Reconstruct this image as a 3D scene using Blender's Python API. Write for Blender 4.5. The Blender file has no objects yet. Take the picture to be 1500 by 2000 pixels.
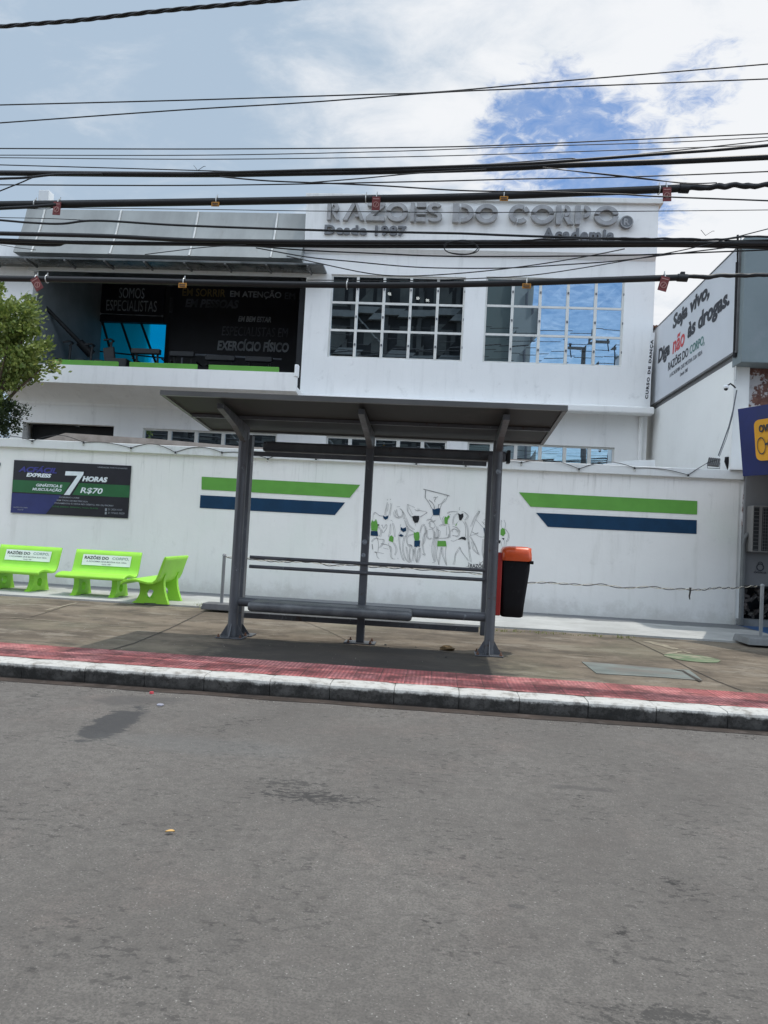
import bpy, bmesh, math, random
from mathutils import Vector, Matrix
from mathutils.noise import noise as pnoise
random.seed(7)
R = math.radians
sc = bpy.context.scene
COL = sc.collection

# ---------------------------------------------------------------- camera
FPX = 1420.0; EYE = 1.35
CR = Vector((0.99562368, 0.07695102, 0.05302849))
CU = Vector((-0.04995916, -0.04127949, 0.99789783))
CF = Vector((-0.07897824, 0.99617998, 0.03725443))
cam = bpy.data.cameras.new("camera")
cam.sensor_fit = 'VERTICAL'; cam.sensor_height = 36.0
cam.lens = 36.0 * FPX / 2000.0
cam.clip_start = 0.05; cam.clip_end = 3000
camo = bpy.data.objects.new("camera", cam); COL.objects.link(camo)
m = Matrix((CR, CU, -CF)).transposed().to_4x4(); m.translation = (0, 0, EYE)
camo.matrix_world = m
sc.camera = camo
sc.render.resolution_x = 768; sc.render.resolution_y = 1024

# ---------------------------------------------------------------- sky
SUNV = Vector((0.65, 0.43, 2.7)).normalized()
SUN_EL = math.asin(SUNV.z); SUN_AZ = math.atan2(SUNV.x, SUNV.y)
W = bpy.data.worlds.new("World"); sc.world = W; W.use_nodes = True
nt = W.node_tree; N = nt.nodes; L = nt.links
for n in list(N): N.remove(n)
def wn(t, **k):
    n = N.new(t)
    for a, b in k.items(): setattr(n, a, b)
    return n
def vmath(op, a, b=None, nt_=None):
    n = N.new('ShaderNodeVectorMath'); n.operation = op
    for i, x in enumerate((a, b)):
        if x is None: continue
        if isinstance(x, (tuple, Vector)): n.inputs[i].default_value = x
        else: L.new(x, n.inputs[i])
    return n
def fmath(op, a, b=None, c=None, clamp=False):
    n = N.new('ShaderNodeMath'); n.operation = op; n.use_clamp = clamp
    for i, x in enumerate((a, b, c)):
        if x is None: continue
        if isinstance(x, (int, float)): n.inputs[i].default_value = x
        else: L.new(x, n.inputs[i])
    return n.outputs[0]
def smooth(x, lo, hi, a=0.0, b=1.0):
    n = N.new('ShaderNodeMapRange'); n.interpolation_type = 'SMOOTHSTEP'
    L.new(x, n.inputs[0]); n.inputs[1].default_value = lo; n.inputs[2].default_value = hi
    n.inputs[3].default_value = a; n.inputs[4].default_value = b
    return n.outputs[0]
def wmix(f, a, b):
    n = N.new('ShaderNodeMix'); n.data_type = 'RGBA'
    if isinstance(f, (int, float)): n.inputs[0].default_value = f
    else: L.new(f, n.inputs[0])
    for i, x in ((6, a), (7, b)):
        if isinstance(x, tuple): n.inputs[i].default_value = x
        else: L.new(x, n.inputs[i])
    return n.outputs[2]
tc = wn('ShaderNodeTexCoord')
sky = wn('ShaderNodeTexSky', sky_type='NISHITA', sun_disc=False, sun_elevation=SUN_EL, sun_rotation=SUN_AZ)
sky.air_density = 1.2; sky.dust_density = 0.6; sky.ozone_density = 2.5
DIR = vmath('NORMALIZE', tc.outputs['Generated']).outputs[0]
sep = wn('ShaderNodeSeparateXYZ'); L.new(DIR, sep.inputs[0])
zz = fmath('ADD', fmath('MAXIMUM', sep.outputs[2], 0.0), 0.22)
cb = wn('ShaderNodeCombineXYZ')
L.new(fmath('DIVIDE', sep.outputs[0], zz), cb.inputs[0]); L.new(fmath('DIVIDE', sep.outputs[1], zz), cb.inputs[1])
def wnoise(scale, detail, rough, off=(0, 0, 0), dist=0.0, stretch=(1, 1, 1)):
    mp = wn('ShaderNodeMapping'); mp.inputs['Location'].default_value = off; mp.inputs['Scale'].default_value = stretch
    mp.inputs['Rotation'].default_value = (0, 0, R(35))
    L.new(cb.outputs[0], mp.inputs[0])
    t = wn('ShaderNodeTexNoise'); t.inputs['Scale'].default_value = scale; t.inputs['Detail'].default_value = detail
    t.inputs['Roughness'].default_value = rough; t.inputs['Distortion'].default_value = dist
    L.new(mp.outputs[0], t.inputs['Vector']); return t.outputs[0]
big = wnoise(1.6, 7, 0.55, (1.3, 4.2, 0), 0.3)
mid = wnoise(4.5, 9, 0.62, (7.0, 2.2, 0), 0.4, (1, 1.5, 1))
fine = wnoise(26, 8, 0.65, (3, 9, 0), 0.6, (1, 1.3, 1))
def blob(d, inner, outer):
    dn = Vector(d).normalized()
    dt = vmath('DOT_PRODUCT', DIR, dn).outputs['Value']
    return smooth(dt, math.cos(R(outer)), math.cos(R(inner)))
gap = blob((0.100, 0.868, 0.485), 0.2, 7.0)
gap = fmath('MAXIMUM', gap, fmath('MULTIPLY', blob((0.155, 0.888, 0.432), 0.2, 9.0), 1.05))
gap = fmath('MAXIMUM', gap, fmath('MULTIPLY', blob((0.222, 0.855, 0.47), 0.2, 5.4), 0.6))
gap = fmath('MAXIMUM', gap, fmath('MULTIPLY', blob((0.262, 0.815, 0.517), 0.2, 4.2), 0.68))
back = blob((0.30, -0.94, 0.20), 8, 40)
gap = fmath('MAXIMUM', gap, fmath('MULTIPLY', back, 1.8))
cov = fmath('ADD', fmath('MULTIPLY', big, 0.55), fmath('ADD', fmath('MULTIPLY', mid, 0.75), fmath('MULTIPLY', fine, 0.72)))
cov = fmath('SUBTRACT', cov, 0.13)
cov = fmath('SUBTRACT', cov, fmath('MULTIPLY', gap, 0.50))
cloud = smooth(cov, 0.30, 0.70)
cloud = fmath('MAXIMUM', cloud, fmath('MULTIPLY_ADD', fine, 0.60, -0.17))
bright = fmath('ADD', fmath('MULTIPLY', mid, 0.9), fmath('MULTIPLY', big, 0.6))
bright = fmath('ADD', bright, fmath('MULTIPLY', blob((0.02, 0.835, 0.55), 1, 17), 0.20))
bright = fmath('ADD', bright, fmath('MULTIPLY', blob((0.36, 0.84, 0.41), 2, 19), 0.36))
bright = fmath('SUBTRACT', bright, fmath('MULTIPLY', blob((-0.42, 0.86, 0.40), 4, 28), 0.24))
bt = smooth(bright, 0.56, 1.05)
ccol = wmix(bt, (0.43, 0.545, 0.68, 1), (0.90, 0.92, 0.95, 1))
skyc = wn('ShaderNodeVectorMath', operation='MULTIPLY'); L.new(sky.outputs[0], skyc.inputs[0]); skyc.inputs[1].default_value = (0.95, 1.12, 1.32)
SKY_STR = 0.10; BACK_BOOST = 2.45
cl2 = wn('ShaderNodeVectorMath', operation='SCALE'); L.new(ccol, cl2.inputs[0])
# clouds behind the camera brightened: an added unseen boost that lights the shaded walls
L.new(fmath('MULTIPLY', smooth(sep.outputs[1], 0.35, -0.35, 1.0, BACK_BOOST), 1.0 / SKY_STR), cl2.inputs['Scale'])
mixed = wmix(cloud, skyc.outputs[0], cl2.outputs[0])
bg = wn('ShaderNodeBackground'); L.new(mixed, bg.inputs[0]); bg.inputs[1].default_value = SKY_STR
wo = wn('ShaderNodeOutputWorld'); L.new(bg.outputs[0], wo.inputs[0])

# ---------------------------------------------------------------- sun
sl = bpy.data.lights.new("sun", 'SUN'); sl.energy = 2.4; sl.angle = R(0.6); sl.color = (1.0, 0.955, 0.88)
so = bpy.data.objects.new("sun", sl); COL.objects.link(so)
so.rotation_euler = SUNV.to_track_quat('Z', 'Y').to_euler()
sc.view_settings.view_transform = 'Standard'; sc.view_settings.look = 'None'
sc.view_settings.exposure = 0.0; sc.view_settings.gamma = 1.0
sc.cycles.max_bounces = 8; sc.cycles.transparent_max_bounces = 8

# ---------------------------------------------------------------- helpers
def ray(px, py): return CR * ((px - 750) / FPX) - CU * ((py - 1000) / FPX) + CF
def PY(px, py, Y):
    r = ray(px, py); t = Y / r.y; return Vector((r.x * t, Y, EYE + r.z * t))
def PX(px, py, X):
    r = ray(px, py); t = X / r.x; return Vector((X, r.y * t, EYE + r.z * t))
def PZ(px, py, Z=0.0):
    r = ray(px, py); t = (Z - EYE) / r.z; return Vector((r.x * t, r.y * t, Z))

MATS = {}
def newmat(name):
    mt = bpy.data.materials.new(name); mt.use_nodes = True
    n = mt.node_tree.nodes; l = mt.node_tree.links
    b = n['Principled BSDF']
    return mt, n, l, b
def mrange(n, l, x, lo, hi, a=0.0, b=1.0):
    q = n.new('ShaderNodeMapRange'); q.interpolation_type = 'SMOOTHSTEP'
    l.new(x, q.inputs[0]); q.inputs[1].default_value = lo; q.inputs[2].default_value = hi
    q.inputs[3].default_value = a; q.inputs[4].default_value = b; return q.outputs[0]
def tnoise(n, l, scale, detail=4, rough=0.55, stretch=(1, 1, 1), coord=None, dist=0, loc=(0, 0, 0)):
    if coord is None:
        t = n.new('ShaderNodeTexCoord'); coord = t.outputs['Object']
    mp = n.new('ShaderNodeMapping'); mp.inputs['Scale'].default_value = stretch; mp.inputs['Location'].default_value = loc
    l.new(coord, mp.inputs[0])
    q = n.new('ShaderNodeTexNoise'); q.inputs['Scale'].default_value = scale; q.inputs['Detail'].default_value = detail
    q.inputs['Roughness'].default_value = rough; q.inputs['Distortion'].default_value = dist
    l.new(mp.outputs[0], q.inputs['Vector']); return q.outputs[0]
def cmix(n, l, f, a, b, blend='MIX'):
    q = n.new('ShaderNodeMix'); q.data_type = 'RGBA'; q.blend_type = blend
    if isinstance(f, (int, float)): q.inputs[0].default_value = f
    else: l.new(f, q.inputs[0])
    for i, x in ((6, a), (7, b)):
        if isinstance(x, tuple): q.inputs[i].default_value = (x + (1,))[:4]
        else: l.new(x, q.inputs[i])
    return q.outputs[2]
def mth(n, l, op, a, b=None, c=None, clamp=False):
    q = n.new('ShaderNodeMath'); q.operation = op; q.use_clamp = clamp
    for i, x in enumerate((a, b, c)):
        if x is None: continue
        if isinstance(x, (int, float)): q.inputs[i].default_value = x
        else: l.new(x, q.inputs[i])
    return q.outputs[0]
def bump(n, l, b, h, strength=0.3, dist=0.01):
    q = n.new('ShaderNodeBump'); q.inputs['Strength'].default_value = strength; q.inputs['Distance'].default_value = dist
    l.new(h, q.inputs['Height']); l.new(q.outputs[0], b.inputs['Normal'])
def mat(name, col, rough=0.6, metal=0.0, var=0.12, vscale=3.0, dirt=None, dscale=1.5, dlo=0.55, dhi=0.75, damt=0.5,
        bscale=0, bstr=0.2, stretch=(1, 1, 1), spec=0.5, coat=0.0):
    if name in MATS: return MATS[name]
    mt, n, l, b = newmat(name)
    c = col[:3]
    v = tnoise(n, l, vscale, 5, 0.6, stretch)
    f = mrange(n, l, v, 0.3, 0.7)
    a1 = tuple(x * (1 - var) for x in c); a2 = tuple(min(1, x * (1 + var)) for x in c)
    o = cmix(n, l, f, a1, a2)
    if dirt:
        d = tnoise(n, l, dscale, 8, 0.65, stretch, loc=(3.3, 1.7, 9.1))
        o = cmix(n, l, mrange(n, l, d, dlo, dhi, 0, damt), o, dirt)
    l.new(o, b.inputs['Base Color'])
    b.inputs['Roughness'].default_value = rough; b.inputs['Metallic'].default_value = metal
    b.inputs['Specular IOR Level'].default_value = spec
    b.inputs['Coat Weight'].default_value = coat
    if bscale: bump(n, l, b, tnoise(n, l, bscale, 4, 0.6), bstr, 0.01)
    MATS[name] = mt; return mt

class MB:
    """collects faces; build() links them as one mesh object"""
    def __init__(s): s.v = []; s.f = []; s.sm = []
    def add(s, vs, fs, smooth=False):
        k = len(s.v); s.v += [Vector(v) for v in vs]
        for f in fs: s.f.append([i + k for i in f]); s.sm.append(smooth)
        return s
    def box(s, x0, x1, y0, y1, z0, z1, M=None):
        vs = [Vector((x, y, z)) for x in (x0, x1) for y in (y0, y1) for z in (z0, z1)]
        if M: vs = [M @ v for v in vs]
        return s.add(vs, [(0, 1, 3, 2), (4, 6, 7, 5), (0, 4, 5, 1), (2, 3, 7, 6), (0, 2, 6, 4), (1, 5, 7, 3)])
    def rbox(s, x0, x1, y0, y1, z0, z1, r=0.01, M=None):
        bm = bmesh.new(); bmesh.ops.create_cube(bm, size=1)
        for v in bm.verts:
            v.co = Vector((x0 + (x1 - x0) * (v.co.x + .5), y0 + (y1 - y0) * (v.co.y + .5), z0 + (z1 - z0) * (v.co.z + .5)))
        bmesh.ops.bevel(bm, geom=bm.edges[:], offset=r, segments=2, affect='EDGES', profile=0.5)
        s.bm(bm, M); return s
    def bm(s, bm, M=None, smooth=False):
        bm.verts.index_update()
        s.add([(M @ v.co) if M else v.co.copy() for v in bm.verts], [[v.index for v in f.verts] for f in bm.faces], smooth)
        bm.free(); return s
    def quad(s, a, b, c, d): return s.add([a, b, c, d], [(0, 1, 2, 3)])
    def cyl(s, p0, p1, r0, r1=None, n=16, cap=True):
        r1 = r0 if r1 is None else r1
        p0 = Vector(p0); p1 = Vector(p1); d = (p1 - p0).normalized()
        a = d.orthogonal().normalized(); b = d.cross(a)
        vs = []
        for p, r in ((p0, r0), (p1, r1)):
            for i in range(n):
                t = 2 * math.pi * i / n; vs.append(p + a * (r * math.cos(t)) + b * (r * math.sin(t)))
        fs = [(i, (i + 1) % n, n + (i + 1) % n, n + i) for i in range(n)]
        s.add(vs, fs, True)
        if cap: s.add(vs[:n], [list(range(n))[::-1]]); s.add(vs[n:], [list(range(n))])
        return s
    def tube(s, pts, r, n=8, cap=True):
        pts = [Vector(p) for p in pts]; rs = r if isinstance(r, (list, tuple)) else [r] * len(pts)
        vs = []; up = None
        for i, p in enumerate(pts):
            d = (pts[min(i + 1, len(pts) - 1)] - pts[max(i - 1, 0)]).normalized()
            if up is None: up = d.orthogonal().normalized()
            up = (up - d * up.dot(d)).normalized(); b = d.cross(up)
            for k in range(n):
                t = 2 * math.pi * k / n; vs.append(p + (up * math.cos(t) + b * math.sin(t)) * rs[i])
        fs = []
        for i in range(len(pts) - 1):
            for k in range(n):
                fs.append((i * n + k, i * n + (k + 1) % n, (i + 1) * n + (k + 1) % n, (i + 1) * n + k))
        s.add(vs, fs, True)
        if cap: s.add(vs[:n], [list(range(n))[::-1]]); s.add(vs[-n:], [list(range(n))])
        return s
    def prism(s, poly, w0, w1, mp):
        """poly in (u,v); mp(u,v,w)->world"""
        n = len(poly); a = [mp(u, v, w0) for u, v in poly]; b = [mp(u, v, w1) for u, v in poly]
        s.add(a + b, [list(range(n)), list(range(n, 2 * n))[::-1]] + [(i, i + n, (i + 1) % n + n, (i + 1) % n) for i in range(n)])
        return s
    def build(s, name, mt, parent=None, local=False, label=None):
        off = Vector((0, 0, 0))
        if parent is not None and not local:
            q = parent
            while q is not None: off += q.location; q = q.parent
        me = bpy.data.meshes.new(name)
        me.from_pydata([v - off for v in s.v], [], s.f)
        bm = bmesh.new(); bm.from_mesh(me); bmesh.ops.recalc_face_normals(bm, faces=bm.faces[:]); bm.to_mesh(me); bm.free()
        for p, q in zip(me.polygons, s.sm): p.use_smooth = q
        if mt: me.materials.append(mt)
        o = bpy.data.objects.new(name, me); COL.objects.link(o); o.parent = parent
        if label: o['label'] = label
        return o
def tag(o, label, cat, group=None, kind=None):
    o['label'] = label; o['category'] = cat
    if group: o['group'] = group
    if kind: o['kind'] = kind
    return o
def thing(name, label, cat, loc=(0, 0, 0), rz=0, group=None):
    o = bpy.data.objects.new(name, None); COL.objects.link(o); o.location = loc; o.rotation_euler = (0, 0, rz)
    o.empty_display_size = 0.1
    return tag(o, label, cat, group)
def struct(name, mb, mt, label=None, cat=None):
    o = mb.build(name, mt); o['kind'] = 'structure'
    if label: o['label'] = label; o['category'] = cat or name.replace('_', ' ')
    return o
def rep(root, loc, rz, label):
    r = root.copy(); COL.objects.link(r); r.location = loc; r.rotation_euler = (0, 0, rz); r['label'] = label
    for ch in list(root.children):
        c = ch.copy(); COL.objects.link(c); c.parent = r
        for g in list(ch.children):
            d = g.copy(); COL.objects.link(d); d.parent = c
    return r
# lettering: returns polygons data scaled to a box and mapped
FONT_CACHE = {}
def text_mesh(s, bold=0.0, shear=0.0, space=1.0, extr=0.004, align='LEFT'):
    cu = bpy.data.curves.new("lettering", 'FONT'); cu.body = s; cu.offset = bold; cu.shear = shear
    cu.space_character = space; cu.extrude = extr; cu.resolution_u = 3; cu.align_x = align; cu.size = 1
    o = bpy.data.objects.new("lettering", cu); COL.objects.link(o)
    dg = bpy.context.evaluated_depsgraph_get(); dg.update()
    me = bpy.data.meshes.new_from_object(o.evaluated_get(dg))
    vs = [v.co.copy() for v in me.vertices]; fs = [list(p.vertices) for p in me.polygons]
    bpy.data.objects.remove(o); bpy.data.curves.remove(cu); bpy.data.meshes.remove(me)
    return vs, fs
def letters(mb, s, mp, u0, v0, w, h, depth=0.003, bold=0.0, shear=0.0, space=1.0):
    vs, fs = text_mesh(s, bold, shear, space, 0.01)
    xs = [v.x for v in vs]; ys = [v.y for v in vs]; x0, x1, y0, y1 = min(xs), max(xs), min(ys), max(ys)
    sx = w / (x1 - x0); sy = h / (y1 - y0)
    mb.add([mp(u0 + (v.x - x0) * sx, v0 + (v.y - y0) * sy, depth * (v.z / 0.02 + .5)) for v in vs], fs)
    return mb
def planeY(Y, ox=0, oz=0): return lambda u, v, w: Vector((ox + u, Y - w, oz + v))
def lettersY(mb, s, Y, bl, tr, **k):
    """text on a plane facing -Y, between two photo corners measured on that plane"""
    a = PY(bl[0], bl[1], Y); b = PY(tr[0], tr[1], Y)
    return letters(mb, s, planeY(Y), a.x, a.z, b.x - a.x, b.z - a.z, **k)
def wall_holes(mb, x0, x1, z0, z1, y0, y1, holes):
    xs = sorted({x0, x1} | {h[0] for h in holes} | {h[1] for h in holes})
    zs = sorted({z0, z1} | {h[2] for h in holes} | {h[3] for h in holes})
    inside = lambda a, b: any(h[0] < a < h[1] and h[2] < b < h[3] for h in holes)
    solid = {}
    for i in range(len(xs) - 1):
        for j in range(len(zs) - 1):
            solid[i, j] = not inside((xs[i] + xs[i + 1]) / 2, (zs[j] + zs[j + 1]) / 2)
    for (i, j), q in solid.items():
        if not q: continue
        a, b, c, d = xs[i], xs[i + 1], zs[j], zs[j + 1]
        mb.quad((a, y0, c), (b, y0, c), (b, y0, d), (a, y0, d)); mb.quad((a, y1, c), (a, y1, d), (b, y1, d), (b, y1, c))
        if not solid.get((i - 1, j)): mb.quad((a, y0, c), (a, y0, d), (a, y1, d), (a, y1, c))
        if not solid.get((i + 1, j)): mb.quad((b, y0, c), (b, y1, c), (b, y1, d), (b, y0, d))
        if not solid.get((i, j - 1)): mb.quad((a, y0, c), (a, y1, c), (b, y1, c), (b, y0, c))
        if not solid.get((i, j + 1)): mb.quad((a, y0, d), (b, y0, d), (b, y1, d), (a, y1, d))
    return mb

# ---------------------------------------------------------------- materials
def wall_paint(name, base, stain, green=None, streak=0.35, sc_=0.9):
    mt, n, l, b = newmat(name)
    c = cmix(n, l, mrange(n, l, tnoise(n, l, 0.7, 5, 0.6), .3, .7), tuple(x * .95 for x in base), base)
    st = tnoise(n, l, 1.6, 7, .65, (2.6, 1, 0.35), loc=(2, 5, 1))
    c = cmix(n, l, mrange(n, l, st, .50, .78, 0, streak), c, stain)
    sm = tnoise(n, l, sc_ * 3.1, 8, .7, loc=(8, 1, 4))
    c = cmix(n, l, mrange(n, l, sm, .58, .80, 0, streak * 1.1), c, tuple(x * .7 for x in stain))
    spz = n.new('ShaderNodeSeparateXYZ'); tcw = n.new('ShaderNodeTexCoord'); l.new(tcw.outputs['Object'], spz.inputs[0])
    if green:
        # splashed mud along the foot and runs below the coping, each with its own ragged outline
        low = mth(n, l, 'ADD', spz.outputs[2], mth(n, l, 'MULTIPLY', mth(n, l, 'SUBTRACT', tnoise(n, l, 2.4, 8, .75, loc=(4, 4, 4)), .5), 1.1))
        c = cmix(n, l, mrange(n, l, low, .02, .38, .45, 0), c, (.50, .47, .42))
        run = mth(n, l, 'MULTIPLY', mrange(n, l, tnoise(n, l, 5, 5, .7, (2.2, 1, .10), loc=(6, 1, 2)), .54, .70), mrange(n, l, spz.outputs[2], 1.9, 2.85))
        c = cmix(n, l, mth(n, l, 'MULTIPLY', run, .5), c, (.42, .41, .37))
        g = tnoise(n, l, .45, 3, .5, loc=(-1.1, 0, 2))
        c = cmix(n, l, mrange(n, l, g, .45, .7, 0, .5), c, green)
    l.new(c, b.inputs['Base Color']); b.inputs['Roughness'].default_value = .75
    bump(n, l, b, tnoise(n, l, 9, 6, .6), .18, .02)
    MATS[name] = mt; return mt
M_wall = wall_paint('white_wall_paint', (.87, .855, .825), (.60, .585, .54), (.77, .82, .74), .45)
M_gym = wall_paint('white_facade_paint', (.87, .875, .87), (.58, .585, .58), None, .4)
M_gymgrey = wall_paint('weathered_fascia_paint', (.66, .68, .69), (.42, .41, .38), None, .4)
M_cap = wall_paint('wall_cap_paint', (.74, .75, .74), (.45, .43, .38), None, .5)
M_side = wall_paint('side_wall_paint', (.88, .89, .87), (.62, .62, .58), None, .22)
M_frame = mat('white_window_frame', (.70, .70, .67), .5, 0, .06, 4, (.35, .33, .28), 3, .5, .8, .35)
M_green = mat('painted_green', (.12, .34, .055), .85, 0, .06, 3, (.25, .33, .15), 4, .6, .85, .3)
M_navy = mat('painted_navy', (.002, .034, .085), .9, 0, .12, 3, (.05, .10, .16), 4, .6, .85, .4)
M_black = mat('painted_black', (.008, .009, .011), .6, 0, .1)
M_line = mat('thin_paint_line', (.24, .24, .24), .7, 0, .4, 9)
M_inkgrey = mat('grey_ink', (.13, .14, .16), .6)
M_steel = None
def steel():
    mt, n, l, b = newmat('grey_painted_steel')
    c = cmix(n, l, mrange(n, l, tnoise(n, l, 2.2, 6, .65, (1, 1, .4)), .35, .7), (.085, .089, .099), (.128, .133, .147))
    sc1 = tnoise(n, l, 11, 6, .75, (1, 1, .5), loc=(4, 2, 7))
    c = cmix(n, l, mrange(n, l, sc1, .62, .68, 0, .75), c, (.30, .32, .34))
    rs = tnoise(n, l, 6, 7, .7, loc=(1, 9, 3))
    c = cmix(n, l, mrange(n, l, rs, .60, .68, 0, .75), c, (.075, .042, .026))
    l.new(c, b.inputs['Base Color']); b.inputs['Metallic'].default_value = 0.1
    l.new(mrange(n, l, sc1, .3, .8, .36, .62), b.inputs['Roughness'])
    bump(n, l, b, tnoise(n, l, 40, 4, .6), .08, .004)
    return mt
M_steel = steel()
M_roofu = mat('shelter_roof_panel', (.012, .0105, .0095), .65, 0, .15, 1.2, (.06, .05, .042), 2.5, .5, .8, .5)
M_rooft = mat('shelter_roof_edge', (.13, .128, .126), .45, .3, .12, 2)
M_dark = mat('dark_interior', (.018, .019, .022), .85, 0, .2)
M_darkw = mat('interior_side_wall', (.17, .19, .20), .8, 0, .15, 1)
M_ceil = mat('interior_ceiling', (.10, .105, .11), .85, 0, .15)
M_cable = mat('black_cable', (.012, .012, .014), .5, 0, .2, 5)
M_ring = mat('clamp_metal', (.62, .62, .60), .35, .6)
M_tagred = mat('red_tag', (.19, .035, .035), .6, 0, .2, 30)
M_tagredl = mat('tag_print', (.42, .22, .2), .6)
M_tagor = mat('orange_tag', (.46, .20, .02), .6, 0, .3, 30)
M_metal = mat('letter_metal', (.33, .325, .32), .42, .35, .16, 5, (.14, .12, .10), 9, .5, .8, .6)
M_letside = mat('dark_letter_sign', (.15, .155, .165), .5, .2, .2, 8)
M_brush = mat('brushed_panel', (.27, .285, .28), .55, .12, .18, .8, (.17, .16, .14), 2.6, .55, .8, .4, stretch=(1, 1, .3))
M_seam = mat('panel_seam', (.62, .63, .62), .5)
M_pglass = mat('canopy_glass', (.06, .068, .07), .25, 0, .6, 2.2, (.16, .16, .15), 2.0, .45, .7, .6)
M_lime = mat('lime_plastic_green', (.31, .69, .05), .5, 0, .05, 3, (.17, .34, .03), 7, .60, .85, .35, bscale=30, bstr=.05)
M_white = mat('white_vinyl', (.82, .83, .84), .5, 0, .04)
M_ink = mat('ink', (.035, .037, .045), .6)
M_inkg = mat('greenish_ink', (.10, .22, .20), .6)
M_pgreen = mat('poster_green', (.015, .115, .035), .5, 0, .1)
M_pblue = mat('poster_blue', (.02, .028, .13), .5, 0, .1)
M_pblue2 = mat('poster_blue_letter', (.04, .04, .22), .5)
M_pblack = mat('poster_black', (.010, .010, .016), .45, 0, .2)
M_ptext = mat('poster_text_white', (.72, .77, .80), .5)
M_ptext2 = mat('poster_text_dim', (.30, .32, .36), .5)
M_ptextg = mat('poster_text_green', (.04, .17, .06), .5)
M_boardt = mat('board_lettering', (.30, .32, .35), .6, 0, .3, 2)
M_boardd = mat('faded_board_lettering', (.085, .09, .11), .6, 0, .5, 2)
M_yel = mat('board_lettering_yellow', (.20, .15, .06), .6)
M_orange = mat('orange_plastic', (.72, .095, .018), .32, 0, .08, 4, (.35, .05, .02), 9, .58, .8, .5, coat=.25)
M_blackp = mat('black_plastic', (.006, .006, .008), .5, 0, .2, 4, (.03, .03, .033), 11, .58, .75, .5, spec=.25)
M_red = mat('red_bracket', (.36, .02, .015), .5)
M_postg = mat('light_grey_post', (.25, .257, .26), .5, .1, .12, 4, (.2, .19, .17), 8, .55, .8, .5)
M_base = mat('grey_plastic_base', (.13, .13, .132), .6, 0, .18, 4, (.24, .22, .2), 8, .5, .8, .4)
M_basew = mat('pale_concrete_base', (.20, .205, .205), .8, 0, .15, 4)
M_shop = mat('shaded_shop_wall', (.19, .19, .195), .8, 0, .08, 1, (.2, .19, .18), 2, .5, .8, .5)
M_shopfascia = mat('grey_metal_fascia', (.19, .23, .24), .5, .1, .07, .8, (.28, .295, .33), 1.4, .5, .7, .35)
M_blueb = mat('blue_banner', (.004, .013, .115), .38, 0, .2, 1.5)
M_yellow = mat('yellow_badge', (.72, .34, .01), .5, 0, .05)
M_trunk = mat('bark', (.10, .075, .05), .9, 0, .3, 12, bscale=30, bstr=.5)
M_rust = mat('rusty_edge', (.16, .08, .05), .8, 0, .3, 5)
M_brown = mat('fibre_cement_roof', (.30, .26, .23), .85, 0, .18, 3, (.16, .13, .11), 5, .5, .8, .5)
M_pipe = mat('grey_pvc_pipe', (.13, .135, .135), .5, 0, .1)
M_acw = mat('ac_casing', (.20, .19, .18), .5, 0, .08)
M_rope = mat('twisted_light_string', (.06, .055, .05), .6, 0, .5, 30)
M_ropel = mat('pale_string', (.55, .50, .40), .6, 0, .3, 30)
M_leafd = mat('dry_leaf', (.12, .075, .03), .8, 0, .4, 20)
M_bulb = mat('bulb_socket', (.02, .02, .02), .4)
M_lampglass = mat('clear_bulb', (.55, .55, .5), .2)
M_joint = mat('joint_dirt', (.05, .042, .034), .95)

def brick_plaster():
    mt, n, l, b = newmat('peeling_plaster')
    c = cmix(n, l, mrange(n, l, tnoise(n, l, 8, 6, .7), .35, .7), (.12, .05, .04), (.23, .12, .09))
    p = tnoise(n, l, 2.0, 8, .7, loc=(1.4, 0, .9))
    c = cmix(n, l, mrange(n, l, p, .49, .54), c, (.55, .53, .53))
    c = cmix(n, l, mrange(n, l, tnoise(n, l, 3.5, 8, .75, loc=(0, 3, 6)), .55, .66, 0, .9), c, (.02, .018, .016))
    l.new(c, b.inputs['Base Color']); b.inputs['Roughness'].default_value = .9
    bump(n, l, b, p, .5, .03); return mt
M_peel = brick_plaster()

def glass_mat(name, tint, refl, gl=(.70, .86, 1.0)):
    mt, n, l, b = newmat(name); n.remove(b)
    tr = n.new('ShaderNodeBsdfTransparent'); tr.inputs[0].default_value = tint + (1,)
    g = n.new('ShaderNodeBsdfGlossy'); g.inputs['Roughness'].default_value = .01; g.inputs[0].default_value = gl + (1,)
    bp = n.new('ShaderNodeBump'); bp.inputs['Strength'].default_value = .008; bp.inputs['Distance'].default_value = .05
    l.new(tnoise(n, l, 1.1, 2, .5), bp.inputs['Height']); l.new(bp.outputs[0], g.inputs['Normal'])
    mx = n.new('ShaderNodeMixShader'); mx.inputs[0].default_value = refl
    l.new(tr.outputs[0], mx.inputs[1]); l.new(g.outputs[0], mx.inputs[2])
    l.new(mx.outputs[0], n['Material Output'].inputs[0]); return mt
M_glass = glass_mat('reflective_glass', (.35, .38, .40), .72)
M_cyan = glass_mat('cyan_tinted_glass', (.0, .34, .62), .03)

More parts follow.
